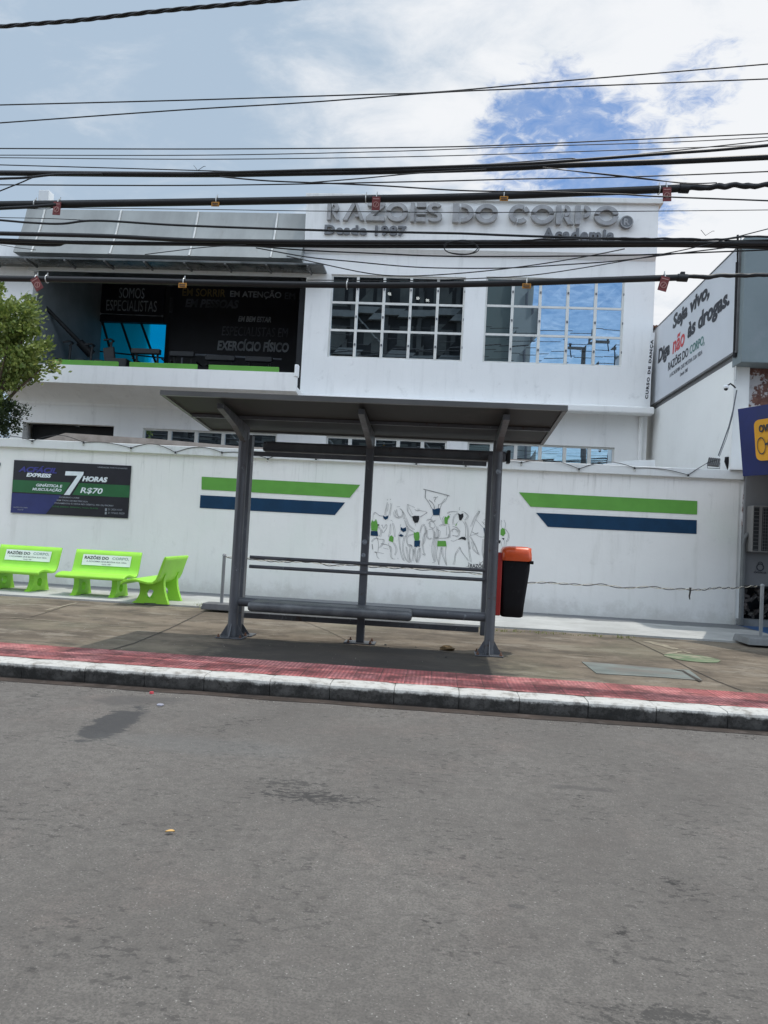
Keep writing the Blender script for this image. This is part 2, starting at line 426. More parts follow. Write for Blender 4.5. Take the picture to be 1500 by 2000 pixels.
def road_mat():
    mt, n, l, b = newmat('asphalt')
    co = n.new('ShaderNodeTexCoord').outputs['Object']
    T = lambda *a, **k: tnoise(n, l, *a, coord=co, **k)
    c = cmix(n, l, mrange(n, l, T(.55, 4, .6), .3, .7), (.150, .138, .126), (.198, .183, .167))
    c = cmix(n, l, mrange(n, l, T(2.2, 6, .65, loc=(4, 4, 0)), .45, .75, 0, .5), c, (.115, .10, .092))
    c = cmix(n, l, mrange(n, l, T(1.3, 5, .6, loc=(14, 4, 0)), .52, .72, 0, .45), c, (.225, .185, .165))
    # fine aggregate
    c = cmix(n, l, mrange(n, l, T(105, 3, .75), .38, .66, 0, .7), c, (.085, .08, .075))
    c = cmix(n, l, mrange(n, l, T(95, 2, .6, loc=(3, 3, 3)), .66, .74, 0, .75), c, (.46, .44, .41))
    fl = mth(n, l, 'MULTIPLY', mrange(n, l, T(26, 4, .7, stretch=(.55, 1, 1), loc=(6, 6, 0)), .55, .61), mrange(n, l, T(1.7, 5, .65, loc=(1, 12, 0)), .40, .60))
    c = cmix(n, l, mth(n, l, 'MULTIPLY', fl, .7), c, (.062, .058, .055))
    c = cmix(n, l, mrange(n, l, T(13, 5, .7, loc=(5, 1, 0)), .42, .62, 0, .45), c, (.105, .097, .090))
    # scattered dark tar spots, stretched along the street
    vo = n.new('ShaderNodeTexVoronoi'); vo.inputs['Scale'].default_value = 3.4
    mp = n.new('ShaderNodeMapping'); mp.inputs['Scale'].default_value = (1, 1.35, 1)
    ad = n.new('ShaderNodeVectorMath'); ad.operation = 'MULTIPLY_ADD'
    nz = n.new('ShaderNodeTexNoise'); nz.inputs['Scale'].default_value = 6; l.new(co, nz.inputs['Vector'])
    l.new(nz.outputs['Color'], ad.inputs[0]); ad.inputs[1].default_value = (.22, .22, 0); l.new(co, ad.inputs[2])
    l.new(ad.outputs[0], mp.inputs[0]); l.new(mp.outputs[0], vo.inputs['Vector'])
    sepc = n.new('ShaderNodeSeparateColor'); l.new(vo.outputs['Color'], sepc.inputs[0])
    rad = mth(n, l, 'MULTIPLY', mth(n, l, 'POWER', sepc.outputs[0], 4.5), .085)
    spot = mth(n, l, 'SUBTRACT', rad, vo.outputs['Distance'])
    c = cmix(n, l, mrange(n, l, spot, -.012, .02, 0, .7), c, (.075, .073, .073))
    # clustered pits
    clus = mth(n, l, 'MULTIPLY', mrange(n, l, T(2.1, 4, .6, loc=(2.2, 7.7, 0)), .56, .68), mrange(n, l, T(30, 5, .75, stretch=(.6, 1, 1)), .54, .60))
    c = cmix(n, l, mth(n, l, 'MULTIPLY', clus, .85), c, (.035, .033, .032))
    # named stains
    sp = n.new('ShaderNodeSeparateXYZ'); l.new(co, sp.inputs[0])
    def stain(px, py, rx, ry, tilt, nscale, wob, lo, hi, amt, colr, c, loc=(0, 0, 0)):
        g = PZ(px, py, -.15)
        dx = mth(n, l, 'SUBTRACT', sp.outputs[0], g.x); dy = mth(n, l, 'SUBTRACT', sp.outputs[1], g.y)
        ca, sa = math.cos(tilt), math.sin(tilt)
        u = mth(n, l, 'ADD', mth(n, l, 'MULTIPLY', dx, ca / rx), mth(n, l, 'MULTIPLY', dy, sa / rx))
        v = mth(n, l, 'ADD', mth(n, l, 'MULTIPLY', dx, -sa / ry), mth(n, l, 'MULTIPLY', dy, ca / ry))
        d = mth(n, l, 'SQRT', mth(n, l, 'ADD', mth(n, l, 'MULTIPLY', u, u), mth(n, l, 'MULTIPLY', v, v)))
        d = mth(n, l, 'ADD', d, mth(n, l, 'MULTIPLY', mth(n, l, 'SUBTRACT', T(nscale, 7, .75, stretch=(.6, 1, 1), loc=loc), .5), wob))
        return cmix(n, l, mrange(n, l, d, lo, hi, amt, 0), c, colr)
    c = stain(222, 1413, .56, .17, R(92), 7, 2.2, .75, 1.05, .85, (.052, .052, .054), c)
    c = stain(265, 1368, .45, .16, R(15), 6, 2.4, .5, 1.4, .62, (.085, .08, .078), c, (5, 1, 2))
    c = stain(605, 1556, .42, .14, R(0), 26, 6.0, .30, .62, .85, (.045, .043, .042), c)
    c = stain(560, 1530, .35, .10, R(0), 30, 6.0, .25, .5, .7, (.05, .048, .046), c, (3, 3, 0))
    c = stain(1290, 1990, .30, .10, R(0), 30, 6.0, .3, .55, .7, (.05, .048, .046), c, (1, 8, 0))
    c = stain(400, 1455, .8, .22, R(0), 3, 1.4, .4, 1.3, .28, (.14, .145, .145), c)
    c = stain(1010, 1770, .05, .022, R(0), 3, .6, .6, 1.1, .6, (.07, .068, .066), c)
    c = stain(1140, 1540, .34, .06, R(0), 15, 3.2, .4, .8, .55, (.075, .07, .068), c, (2, 7, 0))
    # worn lighter tyre tracks and dark wet line near the gutter
    l.new(c, b.inputs['Base Color'])
    b.inputs['Roughness'].default_value = .86; b.inputs['Specular IOR Level'].default_value = .3
    h = mth(n, l, 'ADD', T(75, 4, .7), mth(n, l, 'MULTIPLY', T(12, 4, .6), .5))
    bump(n, l, b, h, .55, .012); return mt
M_road = road_mat()
def walk_mat():
    mt, n, l, b = newmat('sidewalk_concrete')
    co = n.new('ShaderNodeTexCoord').outputs['Object']
    T = lambda *a, **k: tnoise(n, l, *a, coord=co, **k)
    c = cmix(n, l, mrange(n, l, T(1.0, 8, .70, stretch=(.75, 1.1, 1)), .38, .62), (.100, .079, .058), (.215, .174, .128))
    c = cmix(n, l, mrange(n, l, T(1.4, 9, .76, stretch=(.6, 1.2, 1), loc=(3, 1, 0)), .52, .60, 0, .7), c, (.27, .235, .185))
    c = cmix(n, l, mrange(n, l, T(2.4, 8, .76, stretch=(.8, 1.1, 1), loc=(9, 2, 0)), .50, .62, 0, .6), c, (.068, .056, .044))
    c = cmix(n, l, mrange(n, l, T(.45, 3, .5, loc=(-2, 7, 0)), .50, .7, 0, .4), c, (.17, .165, .11))
    c = cmix(n, l, mrange(n, l, T(60, 3, .7), .35, .75, 0, .35), c, (.13, .11, .09))
    # wet dirt under the shelter, darkened further to paint in the roof's shade
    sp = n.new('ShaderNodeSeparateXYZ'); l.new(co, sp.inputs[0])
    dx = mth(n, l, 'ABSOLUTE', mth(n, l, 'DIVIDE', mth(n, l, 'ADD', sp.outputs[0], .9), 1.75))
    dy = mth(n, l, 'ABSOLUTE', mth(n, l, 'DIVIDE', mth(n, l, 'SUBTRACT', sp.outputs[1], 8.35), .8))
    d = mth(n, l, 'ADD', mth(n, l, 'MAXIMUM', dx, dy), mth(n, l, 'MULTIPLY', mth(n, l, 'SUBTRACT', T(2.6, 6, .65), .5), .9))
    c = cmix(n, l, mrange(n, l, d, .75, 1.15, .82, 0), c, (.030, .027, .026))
    l.new(c, b.inputs['Base Color']); b.inputs['Roughness'].default_value = .88; b.inputs['Specular IOR Level'].default_value = .3
    bump(n, l, b, mth(n, l, 'ADD', T(30, 5, .7), mth(n, l, 'MULTIPLY', T(3, 5, .6), 2)), .4, .012); return mt
M_walk = walk_mat()
def apron_mat():
    mt, n, l, b = newmat('painted_apron')
    c = cmix(n, l, mrange(n, l, tnoise(n, l, 1.2, 6, .65), .35, .7), (.36, .36, .345), (.47, .47, .45))
    c = cmix(n, l, mrange(n, l, tnoise(n, l, 2.2, 8, .75, (.5, 1, 1), loc=(5, 5, 0)), .54, .68, 0, .6), c, (.27, .26, .23))
    c = cmix(n, l, mrange(n, l, tnoise(n, l, 9, 6, .7), .60, .72, 0, .5), c, (.15, .14, .12))
    tcx = n.new('ShaderNodeTexCoord'); sp = n.new('ShaderNodeSeparateXYZ'); l.new(tcx.outputs['Object'], sp.inputs[0])
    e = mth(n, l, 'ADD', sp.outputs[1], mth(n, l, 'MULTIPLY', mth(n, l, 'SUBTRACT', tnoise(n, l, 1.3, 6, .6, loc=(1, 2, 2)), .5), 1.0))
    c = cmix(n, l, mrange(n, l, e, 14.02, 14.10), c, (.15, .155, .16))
    l.new(c, b.inputs['Base Color']); b.inputs['Roughness'].default_value = .8
    bump(n, l, b, tnoise(n, l, 14, 5, .7), .3, .01); return mt
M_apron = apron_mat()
def tactile_mat():
    mt, n, l, b = newmat('red_tactile_tile')
    co = n.new('ShaderNodeTexCoord').outputs['Object']
    T = lambda *a, **k: tnoise(n, l, *a, coord=co, **k)
    br = n.new('ShaderNodeTexBrick'); br.offset = 0; br.inputs['Scale'].default_value = 1
    br.inputs['Brick Width'].default_value = .25; br.inputs['Row Height'].default_value = .25
    br.inputs['Mortar Size'].default_value = .005; br.inputs['Mortar Smooth'].default_value = .2; br.inputs['Bias'].default_value = 0
    br.inputs['Color1'].default_value = (.50, .145, .14, 1); br.inputs['Color2'].default_value = (.30, .075, .075, 1); br.inputs['Mortar'].default_value = (.10, .05, .045, 1)
    mp = n.new('ShaderNodeMapping'); mp.inputs['Location'].default_value = (.02, -.15, 0); l.new(co, mp.inputs[0]); l.new(mp.outputs[0], br.inputs['Vector'])
    c = cmix(n, l, mrange(n, l, T(1.5, 6, .7), .45, .60, 0, .8), br.outputs['Color'], (.66, .27, .26))
    c = cmix(n, l, mrange(n, l, T(3.4, 8, .75, loc=(7, 7, 0)), .46, .60, 0, .8), c, (.12, .045, .042))
    # raised studs: left half dots, elsewhere bars
    sp = n.new('ShaderNodeSeparateXYZ'); l.new(co, sp.inputs[0])
    sx = mth(n, l, 'SINE', mth(n, l, 'MULTIPLY', sp.outputs[0], 2 * math.pi / .0416))
    sy = mth(n, l, 'SINE', mth(n, l, 'MULTIPLY', sp.outputs[1], 2 * math.pi / .0625))
    dots = mth(n, l, 'MULTIPLY', mth(n, l, 'MULTIPLY_ADD', sx, .5, .5), mth(n, l, 'MULTIPLY_ADD', sy, .5, .5))
    bars = mth(n, l, 'MULTIPLY', mth(n, l, 'MULTIPLY_ADD', sx, .5, .5), .9)
    zone = mrange(n, l, mth(n, l, 'SINE', mth(n, l, 'MULTIPLY', sp.outputs[0], 1.15)), -.05, .05)
    hgt = mth(n, l, 'ADD', mth(n, l, 'MULTIPLY', dots, zone), mth(n, l, 'MULTIPLY', bars, mth(n, l, 'SUBTRACT', 1, zone)))
    c = cmix(n, l, mrange(n, l, hgt, .25, .55, .45, 0), c, (.16, .06, .055))
    l.new(c, b.inputs['Base Color']); b.inputs['Roughness'].default_value = .85
    bump(n, l, b, mth(n, l, 'ADD', hgt, mth(n, l, 'MULTIPLY', br.outputs['Fac'], -1)), .7, .006); return mt
M_tact = tactile_mat()
def kerb_mat():
    mt, n, l, b = newmat('worn_painted_kerb')
    co = n.new('ShaderNodeTexCoord').outputs['Object']
    T = lambda *a, **k: tnoise(n, l, *a, coord=co, **k)
    sp = n.new('ShaderNodeSeparateXYZ'); l.new(co, sp.inputs[0])
    e = mth(n, l, 'ADD', sp.outputs[2], mth(n, l, 'MULTIPLY', mth(n, l, 'SUBTRACT', T(6, 8, .8), .5), .15))
    g = cmix(n, l, mrange(n, l, T(5, 7, .75, loc=(3, 3, 3)), .38, .62), (.030, .029, .027), (.105, .10, .094))
    g = cmix(n, l, mrange(n, l, mth(n, l, 'ADD', sp.outputs[2], mth(n, l, 'MULTIPLY', T(4, 5, .7), .06)), -.125, -.075, .85, 0), g, (.022, .018, .015))
    w = cmix(n, l, mrange(n, l, T(6, 8, .75, loc=(8, 1, 2)), .47, .64, 0, .75), (.54, .53, .50), (.22, .20, .175))
    g = cmix(n, l, mrange(n, l, T(14, 6, .8, loc=(1, 6, 2)), .50, .62, 0, .75), g, (.028, .025, .022))
    c = cmix(n, l, mrange(n, l, e, -.050, -.015), g, w)
    l.new(c, b.inputs['Base Color']); b.inputs['Roughness'].default_value = .88
    bump(n, l, b, T(22, 6, .7), .6, .012); return mt
M_kerb = kerb_mat()
M_gut = mat('damp_gutter', (.040, .028, .022), .7, 0, .4, 3, (.11, .09, .08), 9, .5, .7, .6, bscale=20, bstr=.4)
def leaf_mat(name, c1, c2):
    mt, n, l, b = newmat(name)
    oi = n.new('ShaderNodeNewGeometry')
    c = cmix(n, l, oi.outputs['Random Per Island'], c1, c2)
    l.new(c, b.inputs['Base Color']); b.inputs['Roughness'].default_value = .5
    tl = n.new('ShaderNodeBsdfTranslucent'); l.new(c, tl.inputs[0])
    mx = n.new('ShaderNodeMixShader'); mx.inputs[0].default_value = .35
    l.new(b.outputs[0], mx.inputs[1]); l.new(tl.outputs[0], mx.inputs[2]); l.new(mx.outputs[0], n['Material Output'].inputs[0]); return mt
M_leaf = leaf_mat('tree_leaves', (.09, .15, .03), (.30, .35, .09))
M_leaf2 = leaf_mat('bush_leaves', (.012, .026, .007), (.035, .058, .016))
M_weed = leaf_mat('weed_blades', (.12, .16, .03), (.25, .26, .08))

# ================================================================ SETTING
RZ = -0.15
g = MB(); g.quad((-400, -400, RZ - .03), (400, -400, RZ - .03), (400, 600, RZ - .03), (-400, 600, RZ - .03))
struct('ground', g, mat('bare_ground', (.16, .14, .11), .9), 'bare ground running off to the horizon', 'ground')
g = MB(); g.quad((-60, -4, RZ), (60, -4, RZ), (60, 6.66, RZ), (-60, 6.66, RZ))
struct('road', g, M_road, 'grey speckled asphalt road in the foreground', 'road')
# gutter strip, uneven outer edge
g = MB(); pts = []
x = -14.0
while x < 14:
    pts.append((x, 6.50 + .028 * pnoise(Vector((x * 1.7, 3, 0))) + .012 * pnoise(Vector((x * 9, 8, 0))))); x += .12
for a, b in zip(pts, pts[1:]):
    g.quad((a[0], a[1], RZ + .004), (b[0], b[1], RZ + .004), (b[0], 6.66, RZ + .004), (a[0], 6.66, RZ + .004))
struct('gutter', g, M_gut, 'damp dark dirt line between road and kerb', 'gutter')
# kerb stones with open joints
g = MB(); xs = [-3.89, -3.27, -2.69, -2.12, -1.5, -.94, -.35, .24, .78, 1.39, 1.98]
xs = [-3.89 - .6 * k for k in range(17, 0, -1)] + xs + [1.98 + .61 * k for k in range(1, 18)]
for i, (a, b) in enumerate(zip(xs, xs[1:])):
    dy = random.uniform(-.008, .008); dz = random.uniform(-.006, .004); rr = .022
    bm = bmesh.new(); prof = [(6.665, RZ - .02), (6.655 + dy, -.035), (6.662 + dy, -.012), (6.682 + dy, dz + .001), (6.895, .003 + dz * .3), (6.895, RZ - .02)]
    ns = 7; vs = []
    for k in range(ns):
        xx = a + .003 + (b - a - .006) * k / (ns - 1)
        inset = .008 if k in (0, ns - 1) else 0
        for (yy, zz_) in prof:
            j = pnoise(Vector((xx * 6, yy * 5 + i, zz_ * 9))) * .005
            vs.append((xx, yy + (inset if yy < 6.8 else 0) + j, zz_ - (inset * .6 if zz_ > -.1 else 0) + j * .5))
    m_ = len(prof); fs = []
    for k in range(ns - 1):
        for q in range(m_ - 1): fs.append((k * m_ + q, k * m_ + q + 1, (k + 1) * m_ + q + 1, (k + 1) * m_ + q))
    fs += [list(range(m_)), [(ns - 1) * m_ + q for q in range(m_)][::-1]]
    bm.free(); g.add(vs, fs)
struct('kerb', g, M_kerb, 'worn white-topped concrete kerb stones with grimy dark faces', 'kerb')
g = MB(); g.box(-14, 14, 6.70, 6.88, RZ - .02, -.02); struct('kerb_bedding', g, M_joint, 'dirt packed in the joints behind the kerb stones', 'kerb bedding')
g = MB(); g.quad((-60, 6.895, .004), (60, 6.895, .004), (60, 7.645, .004), (-60, 7.645, .004))
struct('tactile_paving', g, M_tact, 'strip of red tactile tiles along the kerb', 'paving')
g = MB(); g.quad((-60, 6.89, 0), (60, 6.89, 0), (60, 40, 0), (-60, 40, 0))
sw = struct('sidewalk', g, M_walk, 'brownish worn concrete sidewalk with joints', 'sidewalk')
g = MB()
for line, wd in [([(400, 1194), (330, 1228), (262, 1256), (213, 1270)], .014), ([(140, 1180), (88, 1197), (60, 1205)], .010),
             ([(1228, 1247), (1262, 1262), (1300, 1280), (1345, 1304), (1400, 1330), (1450, 1349)], .012),
             ([(560, 1200), (640, 1232), (700, 1262)], .006), ([(0, 1206), (120, 1213), (290, 1226)], .005)]:
    pp = []
    for (a, b) in zip(line, line[1:]):
        for k in range(8): pp.append(PZ(a[0] + (b[0] - a[0]) * k / 8, a[1] + (b[1] - a[1]) * k / 8, .004))
    pp.append(PZ(*line[-1], .004))
    for i in range(len(pp) - 1):
        d = (pp[i + 1] - pp[i]).normalized(); nn = Vector((-d.y, d.x, 0))
        w0 = wd * (.7 + .6 * abs(pnoise(pp[i] * 5))); w1 = wd * (.7 + .6 * abs(pnoise(pp[i + 1] * 5)))
        g.quad(pp[i] - nn * w0, pp[i + 1] - nn * w1, pp[i + 1] + nn * w1, pp[i] + nn * w0)
g.build('sidewalk_joint', M_joint, sw)
# apron along the wall with ragged front edge
g = MB(); pts = []; x = -16.0
while x < 5.9:
    yy = 12.03 + (.25 if x < -3.6 else 0) * min(1, max(0, (-3.6 - x) / .4)) - .0 + .02 * pnoise(Vector((x * 2, 1, 1)))
    pts.append((x, yy)); x += .15
pts.append((5.9, 12.03))
for a, b in zip(pts, pts[1:]):
    g.quad((a[0], a[1], .03), (b[0], b[1], .03), (b[0], 15.0, .03), (a[0], 15.0, .03))
    g.quad((a[0], a[1], -.01), (b[0], b[1], -.01), (b[0], b[1], .03), (a[0], a[1], .03))
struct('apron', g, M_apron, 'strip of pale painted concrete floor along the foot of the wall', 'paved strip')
g = MB(); g.quad((5.9, 12.6, .032), (16, 12.6, .032), (16, 17, .032), (5.9, 17, .032))
struct('shop_floor', g, mat('blue_floor_paint', (.03, .09, .22), .6, 0, .1, 2, (.2, .2, .2), 4, .55, .75, .5), 'blue painted floor in front of the shop', 'floor')

# weeds
g = MB()
def tuft(mb, p, n=10, h=.07, sp=.05):
    for _ in range(n):
        a = random.uniform(0, 6.28); b = p + Vector((random.gauss(0, sp), random.gauss(0, sp * .6), 0))
        d = Vector((math.cos(a), math.sin(a), 0)); hh = h * random.uniform(.4, 1.1)
        s_ = Vector((-d.y, d.x, 0)) * .006
        mb.add([b - s_, b + s_, b + d * hh * .6 + Vector((0, 0, hh))], [(0, 1, 2)])
for (px, py, n) in [(393, 1186, 50), (398, 1184, 40), (385, 1186, 20), (404, 1190, 14)]: tuft(g, PZ(px, py, .0), n)
for k in range(150):
    px = random.uniform(470, 1240); t = (px - 400) / 1000
    tuft(g, PZ(px, 1199 + t * 57 + random.uniform(-2, 2), .0), random.randint(2, 7), .03 if random.random() < .8 else .06, .06)
tag(g.build('weeds', M_weed), 'short weeds growing along the edge of the pale strip', 'weeds', kind='stuff')

# loose grit along the gutter and on the pavement
g = MB(); rg = random.Random(21)
for k in range(900):
    if k < 520: p = Vector((rg.uniform(-5, 4.5), 6.47 - abs(rg.gauss(0, .10)), RZ + .005)); s_ = rg.uniform(.003, .009)
    elif k < 760: p = Vector((rg.uniform(-6, 5), rg.uniform(7.7, 12), .004)); s_ = rg.uniform(.003, .008)
    else: p = Vector((rg.uniform(-3, 3), rg.uniform(2.2, 6.3), RZ + .004)); s_ = rg.uniform(.002, .006)
    a = rg.uniform(0, 6.3); u = Vector((math.cos(a), math.sin(a), 0)) * s_; v = Vector((-math.sin(a), math.cos(a), 0)) * s_ * rg.uniform(.5, .9)
    h = Vector((0, 0, s_ * rg.uniform(.5, 1.1)))
    g.add([p - u, p - v, p + u, p + v, p + h], [(0, 1, 4), (1, 2, 4), (2, 3, 4), (3, 0, 4)])
tag(g.build('grit', mat('loose_grit', (.20, .18, .155), .9, 0, .6, 9, (.45, .42, .38), 17, .55, .6, .8)), 'loose sandy grit scattered along the gutter and pavement', 'grit', kind='stuff')

# ================================================================ BOUNDARY WALL
WY = 14.95
bw = thing('boundary_wall', 'long low white wall painted with green and navy stripes', 'wall', (-2, WY, 0))
g = MB(); x = -16.0; xsb = []
while x < 5.88: xsb.append(x); x += .2
xsb.append(5.88)
# face with slight undulation
nz_ = 12
vs = []; fs = []
for i, xx in enumerate(xsb):
    for j in range(nz_ + 1):
        z_ = .0 + 2.9 * j / nz_
        vs.append((xx, WY + .004 * pnoise(Vector((xx * .8, z_ * .8, 2))), z_))
for i in range(len(xsb) - 1):
    for j in range(nz_):
        a = i * (nz_ + 1) + j; fs.append((a, a + nz_ + 1, a + nz_ + 2, a + 1))
g.add(vs, fs, True)
g.quad((5.88, WY, 0), (5.88, WY + .18, 0), (5.88, WY + .18, 2.9), (5.88, WY, 2.9)); g.quad((-16, WY + .18, 0), (5.88, WY + .18, 0), (5.88, WY + .18, 2.9), (-16, WY + .18, 2.9))
g.build('wall_face', M_wall, bw)
g = MB(); g.rbox(-16, 5.93, WY - .07, WY + .25, 2.9, 3.085, .012); g.build('wall_cap', M_cap, bw)
FY = WY - .007
def flat(mb, poly, Y, t=.001):
    q = [PY(a, b, Y) for a, b in poly]
    mb.add([v for v in q] + [v - Vector((0, t, 0)) for v in q], [list(range(len(q)))[::-1], list(range(len(q), 2 * len(q)))] +
           [(i, (i + 1) % len(q), (i + 1) % len(q) + len(q), i + len(q)) for i in range(len(q))])
for poly, mt in [([(394, 931), (703.5, 947), (683, 972), (393.5, 956)], M_green), ([(391.5, 967), (674, 981.5), (654, 1006), (390, 992)], M_navy),
                 ([(1013.5, 961.5), (1362, 978.5), (1361.5, 1005), (1036, 989.5)], M_green), ([(1047, 1001.5), (1361, 1016), (1360.5, 1043), (1070, 1029)], M_navy)]:
    g = MB(); flat(g, poly, FY); g.build('painted_stripe', mt, bw)
# mural of line-drawn athletes
def mp8(u, v): return (640 + u / 4.054, 900 + v / 4.054)
def shapes(mt, name, polys):
    g = MB()
    for p in polys: flat(g, [mp8(*q) for q in p], FY - .001)
    return g.build(name, mt, mural)
mural = MB()
strokes = []
def S(w, *pts): strokes.append((w, pts))
S(2.2, (760, 225), (860, 250), (962, 276)); S(2.2, (775, 235), (772, 292)); S(1.4, (772, 292), (800, 330), (825, 378)); S(1.6, (803, 310), (838, 345), (845, 382))
S(1, (950, 275), (935, 312), (905, 340), (890, 380)); S(.9, (930, 300), (905, 332), (880, 350)); S(1.4, (878, 345), (876, 374)); S(1.1, (838, 295), (850, 287), (856, 300), (846, 312), (850, 326)); S(1.1, (856, 292), (872, 284))
S(.7, (834, 430), (812, 462)); S(.7, (885, 430), (896, 470)); S(.7, (812, 462), (830, 480), (850, 470))
# bending figure left
S(.7, (470, 330), (455, 400), (452, 430)); S(.7, (482, 340), (474, 400)); S(.7, (498, 335), (500, 360), (484, 430)); S(1.3, (470, 310), (476, 308)); S(1.3, (494, 306), (500, 304))
S(.7, (360, 425), (375, 408), (405, 430), (435, 438)); S(.7, (362, 425), (358, 460)); S(.7, (398, 520), (420, 560), (408, 600))
S(.9, (425, 512), (432, 508), (438, 530), (446, 530), (462, 505), (470, 520), (455, 552), (436, 570), (430, 545))
S(.7, (545, 365), (572, 362)); S(.7, (530, 390), (522, 420), (535, 445), (565, 455)); S(.7, (545, 385), (540, 410), (556, 440), (585, 440), (590, 400), (570, 378)); S(.7, (590, 400), (605, 430), (600, 460))
S(.7, (630, 345), (632, 400), (665, 450)); S(.7, (632, 345), (690, 370)); S(.7, (645, 370), (672, 425)); S(.7, (688, 385), (708, 395), (716, 378)); S(.7, (716, 392), (778, 405), (770, 420), (726, 445)); S(.7, (690, 492), (700, 520)); S(.7, (612, 450), (640, 510), (678, 545)); S(.7, (608, 470), (628, 530), (672, 560))
S(.7, (728, 570), (740, 520), (760, 500)); S(.7, (680, 580), (630, 595), (625, 640), (640, 680)); S(.7, (760, 505), (772, 560), (755, 600), (748, 660), (760, 735)); S(.7, (775, 520), (768, 600), (757, 660)); S(.7, (748, 735), (760, 745), (768, 735))
# crouching
S(.7, (345, 640), (372, 612), (400, 620), (440, 625), (430, 660), (405, 690)); S(.7, (420, 655), (470, 665), (500, 690), (495, 740), (505, 770), (525, 778)); S(.7, (440, 690), (480, 700)); S(.9, (385, 600), (402, 650), (398, 720)); S(1.8, (352, 660), (356, 700)); S(1.8, (372, 722), (388, 730)); S(.9, (386, 725), (392, 760), (408, 774)); S(.7, (375, 720), (445, 735)); S(.7, (495, 500), (490, 560), (480, 600)); S(.7, (512, 490), (522, 540), (530, 600)); S(.7, (500, 470), (515, 480))
S(.7, (517, 646), (540, 700), (530, 745)); S(.7, (480, 650), (500, 720))
# centre left legs
S(.7, (560, 600), (570, 690), (585, 760), (600, 790)); S(.7, (604, 600), (590, 690), (610, 770), (640, 806)); S(.7, (580, 500), (575, 520)); S(.7, (625, 515), (630, 560), (612, 600)); S(.7, (575, 560), (560, 590)); S(.7, (620, 680), (628, 740), (640, 800)); S(.7, (655, 660), (645, 740), (655, 800)); S(.7, (640, 660), (665, 680), (675, 740), (665, 795))
S(.7, (690, 688), (686, 740), (700, 800), (706, 775), (712, 720), (725, 690)); S(.7, (725, 690), (728, 750), (708, 805)); S(.7, (686, 740), (680, 700)); S(.7, (552, 770), (560, 778))
# middle
S(.9, (800, 500), (812, 480), (840, 490), (850, 520), (825, 540), (800, 545)); S(.7, (780, 475), (800, 462), (820, 470)); S(.7, (810, 490), (806, 520), (830, 530)); S(.7, (830, 540), (838, 600), (822, 700), (838, 790)); S(.7, (845, 560), (850, 640), (842, 720), (848, 790), (828, 806)); S(.7, (785, 550), (780, 590), (800, 620), (820, 610))
S(.7, (862, 520), (866, 600), (866, 634)); S(.7, (865, 540), (880, 560), (875, 600), (850, 612), (945, 610), (955, 580)); S(.7, (942, 520), (940, 590)); S(.7, (880, 515), (905, 505), (930, 515)); S(.7, (955, 510), (965, 560), (960, 610)); S(.8, (870, 680), (862, 750), (880, 820)); S(.7, (898, 684), (885, 750), (876, 820)); S(.7, (900, 684), (905, 740), (938, 825)); S(.8, (938, 680), (932, 740), (942, 826))
S(.7, (920, 440), (905, 470), (912, 500)); S(.7, (945, 420), (960, 405), (1000, 402)); S(.7, (975, 425), (960, 430)); S(.7, (950, 500), (965, 505))
S(.8, (1040, 375), (1048, 368)); S(.8, (1042, 378), (1044, 390)); S(.7, (1033, 415), (1005, 430), (990, 470), (992, 505)); S(.7, (1000, 402), (1030, 405)); S(.7, (1075, 402), (1105, 430), (1100, 450), (1082, 470)); S(.7, (1015, 500), (1035, 480)); S(.7, (1060, 405), (1075, 402))
S(.7, (975, 560), (990, 540), (1015, 545), (1035, 575), (1025, 595), (985, 590)); S(.7, (990, 520), (1020, 530), (1045, 560)); S(.8, (1070, 480), (1090, 520), (1092, 600)); S(.7, (1085, 480), (1105, 540), (1110, 620), (1125, 700)); S(.8, (975, 632), (1000, 636), (1028, 622)); S(.7, (1040, 680), (1060, 720), (1110, 790)); S(.7, (1038, 690), (1010, 740), (1000, 800), (990, 818)); S(.7, (1012, 735), (1006, 760)); S(.7, (1110, 640), (1120, 740), (1130, 800))
S(.7, (1195, 400), (1160, 450), (1130, 520)); S(.8, (1205, 405), (1170, 470), (1140, 560), (1125, 600)); S(1.4, (1194, 400), (1206, 402)); S(.8, (1172, 465), (1232, 530)); S(.7, (1125, 600), (1160, 660), (1195, 745)); S(.7, (1140, 640), (1150, 700), (1190, 740)); S(.8, (1130, 590), (1175, 585), (1200, 600), (1232, 605)); S(.7, (1140, 560), (1165, 575), (1190, 570)); S(.7, (1228, 620), (1222, 720), (1235, 780)); S(.7, (1250, 625), (1248, 720), (1235, 780)); S(1, (1200, 800), (1215, 808), (1240, 785), (1250, 800)); S(.8, (1235, 470), (1255, 462), (1262, 480)); S(.9, (1240, 490), (1262, 500), (1268, 520)); S(.7, (1222, 480), (1235, 500), (1250, 505))
S(1, (1372, 470), (1380, 480)); S(.8, (1372, 480), (1375, 530)); S(.9, (1395, 468), (1408, 500), (1402, 540)); S(.7, (1405, 540), (1430, 580), (1425, 620), (1415, 640)); S(.7, (1368, 630), (1385, 690)); S(.7, (1400, 630), (1395, 690)); S(.7, (1415, 630), (1410, 690))
S(1.1, (1112, 800), (1118, 830), (1100, 838)); S(1.1, (1124, 810), (1112, 835), (1135, 845))
mural = bpy.data.objects.new('mural', None)
for w_, pts in list(strokes):   # limbs are drawn with a second contour line beside the first
    if w_ == .7 and len(pts) >= 3: strokes.append((.6, [(u + 8 + 3 * math.sin(k + u), v + 2 + 3 * math.cos(2 * k + v)) for k, (u, v) in enumerate(pts)]))
g = MB()
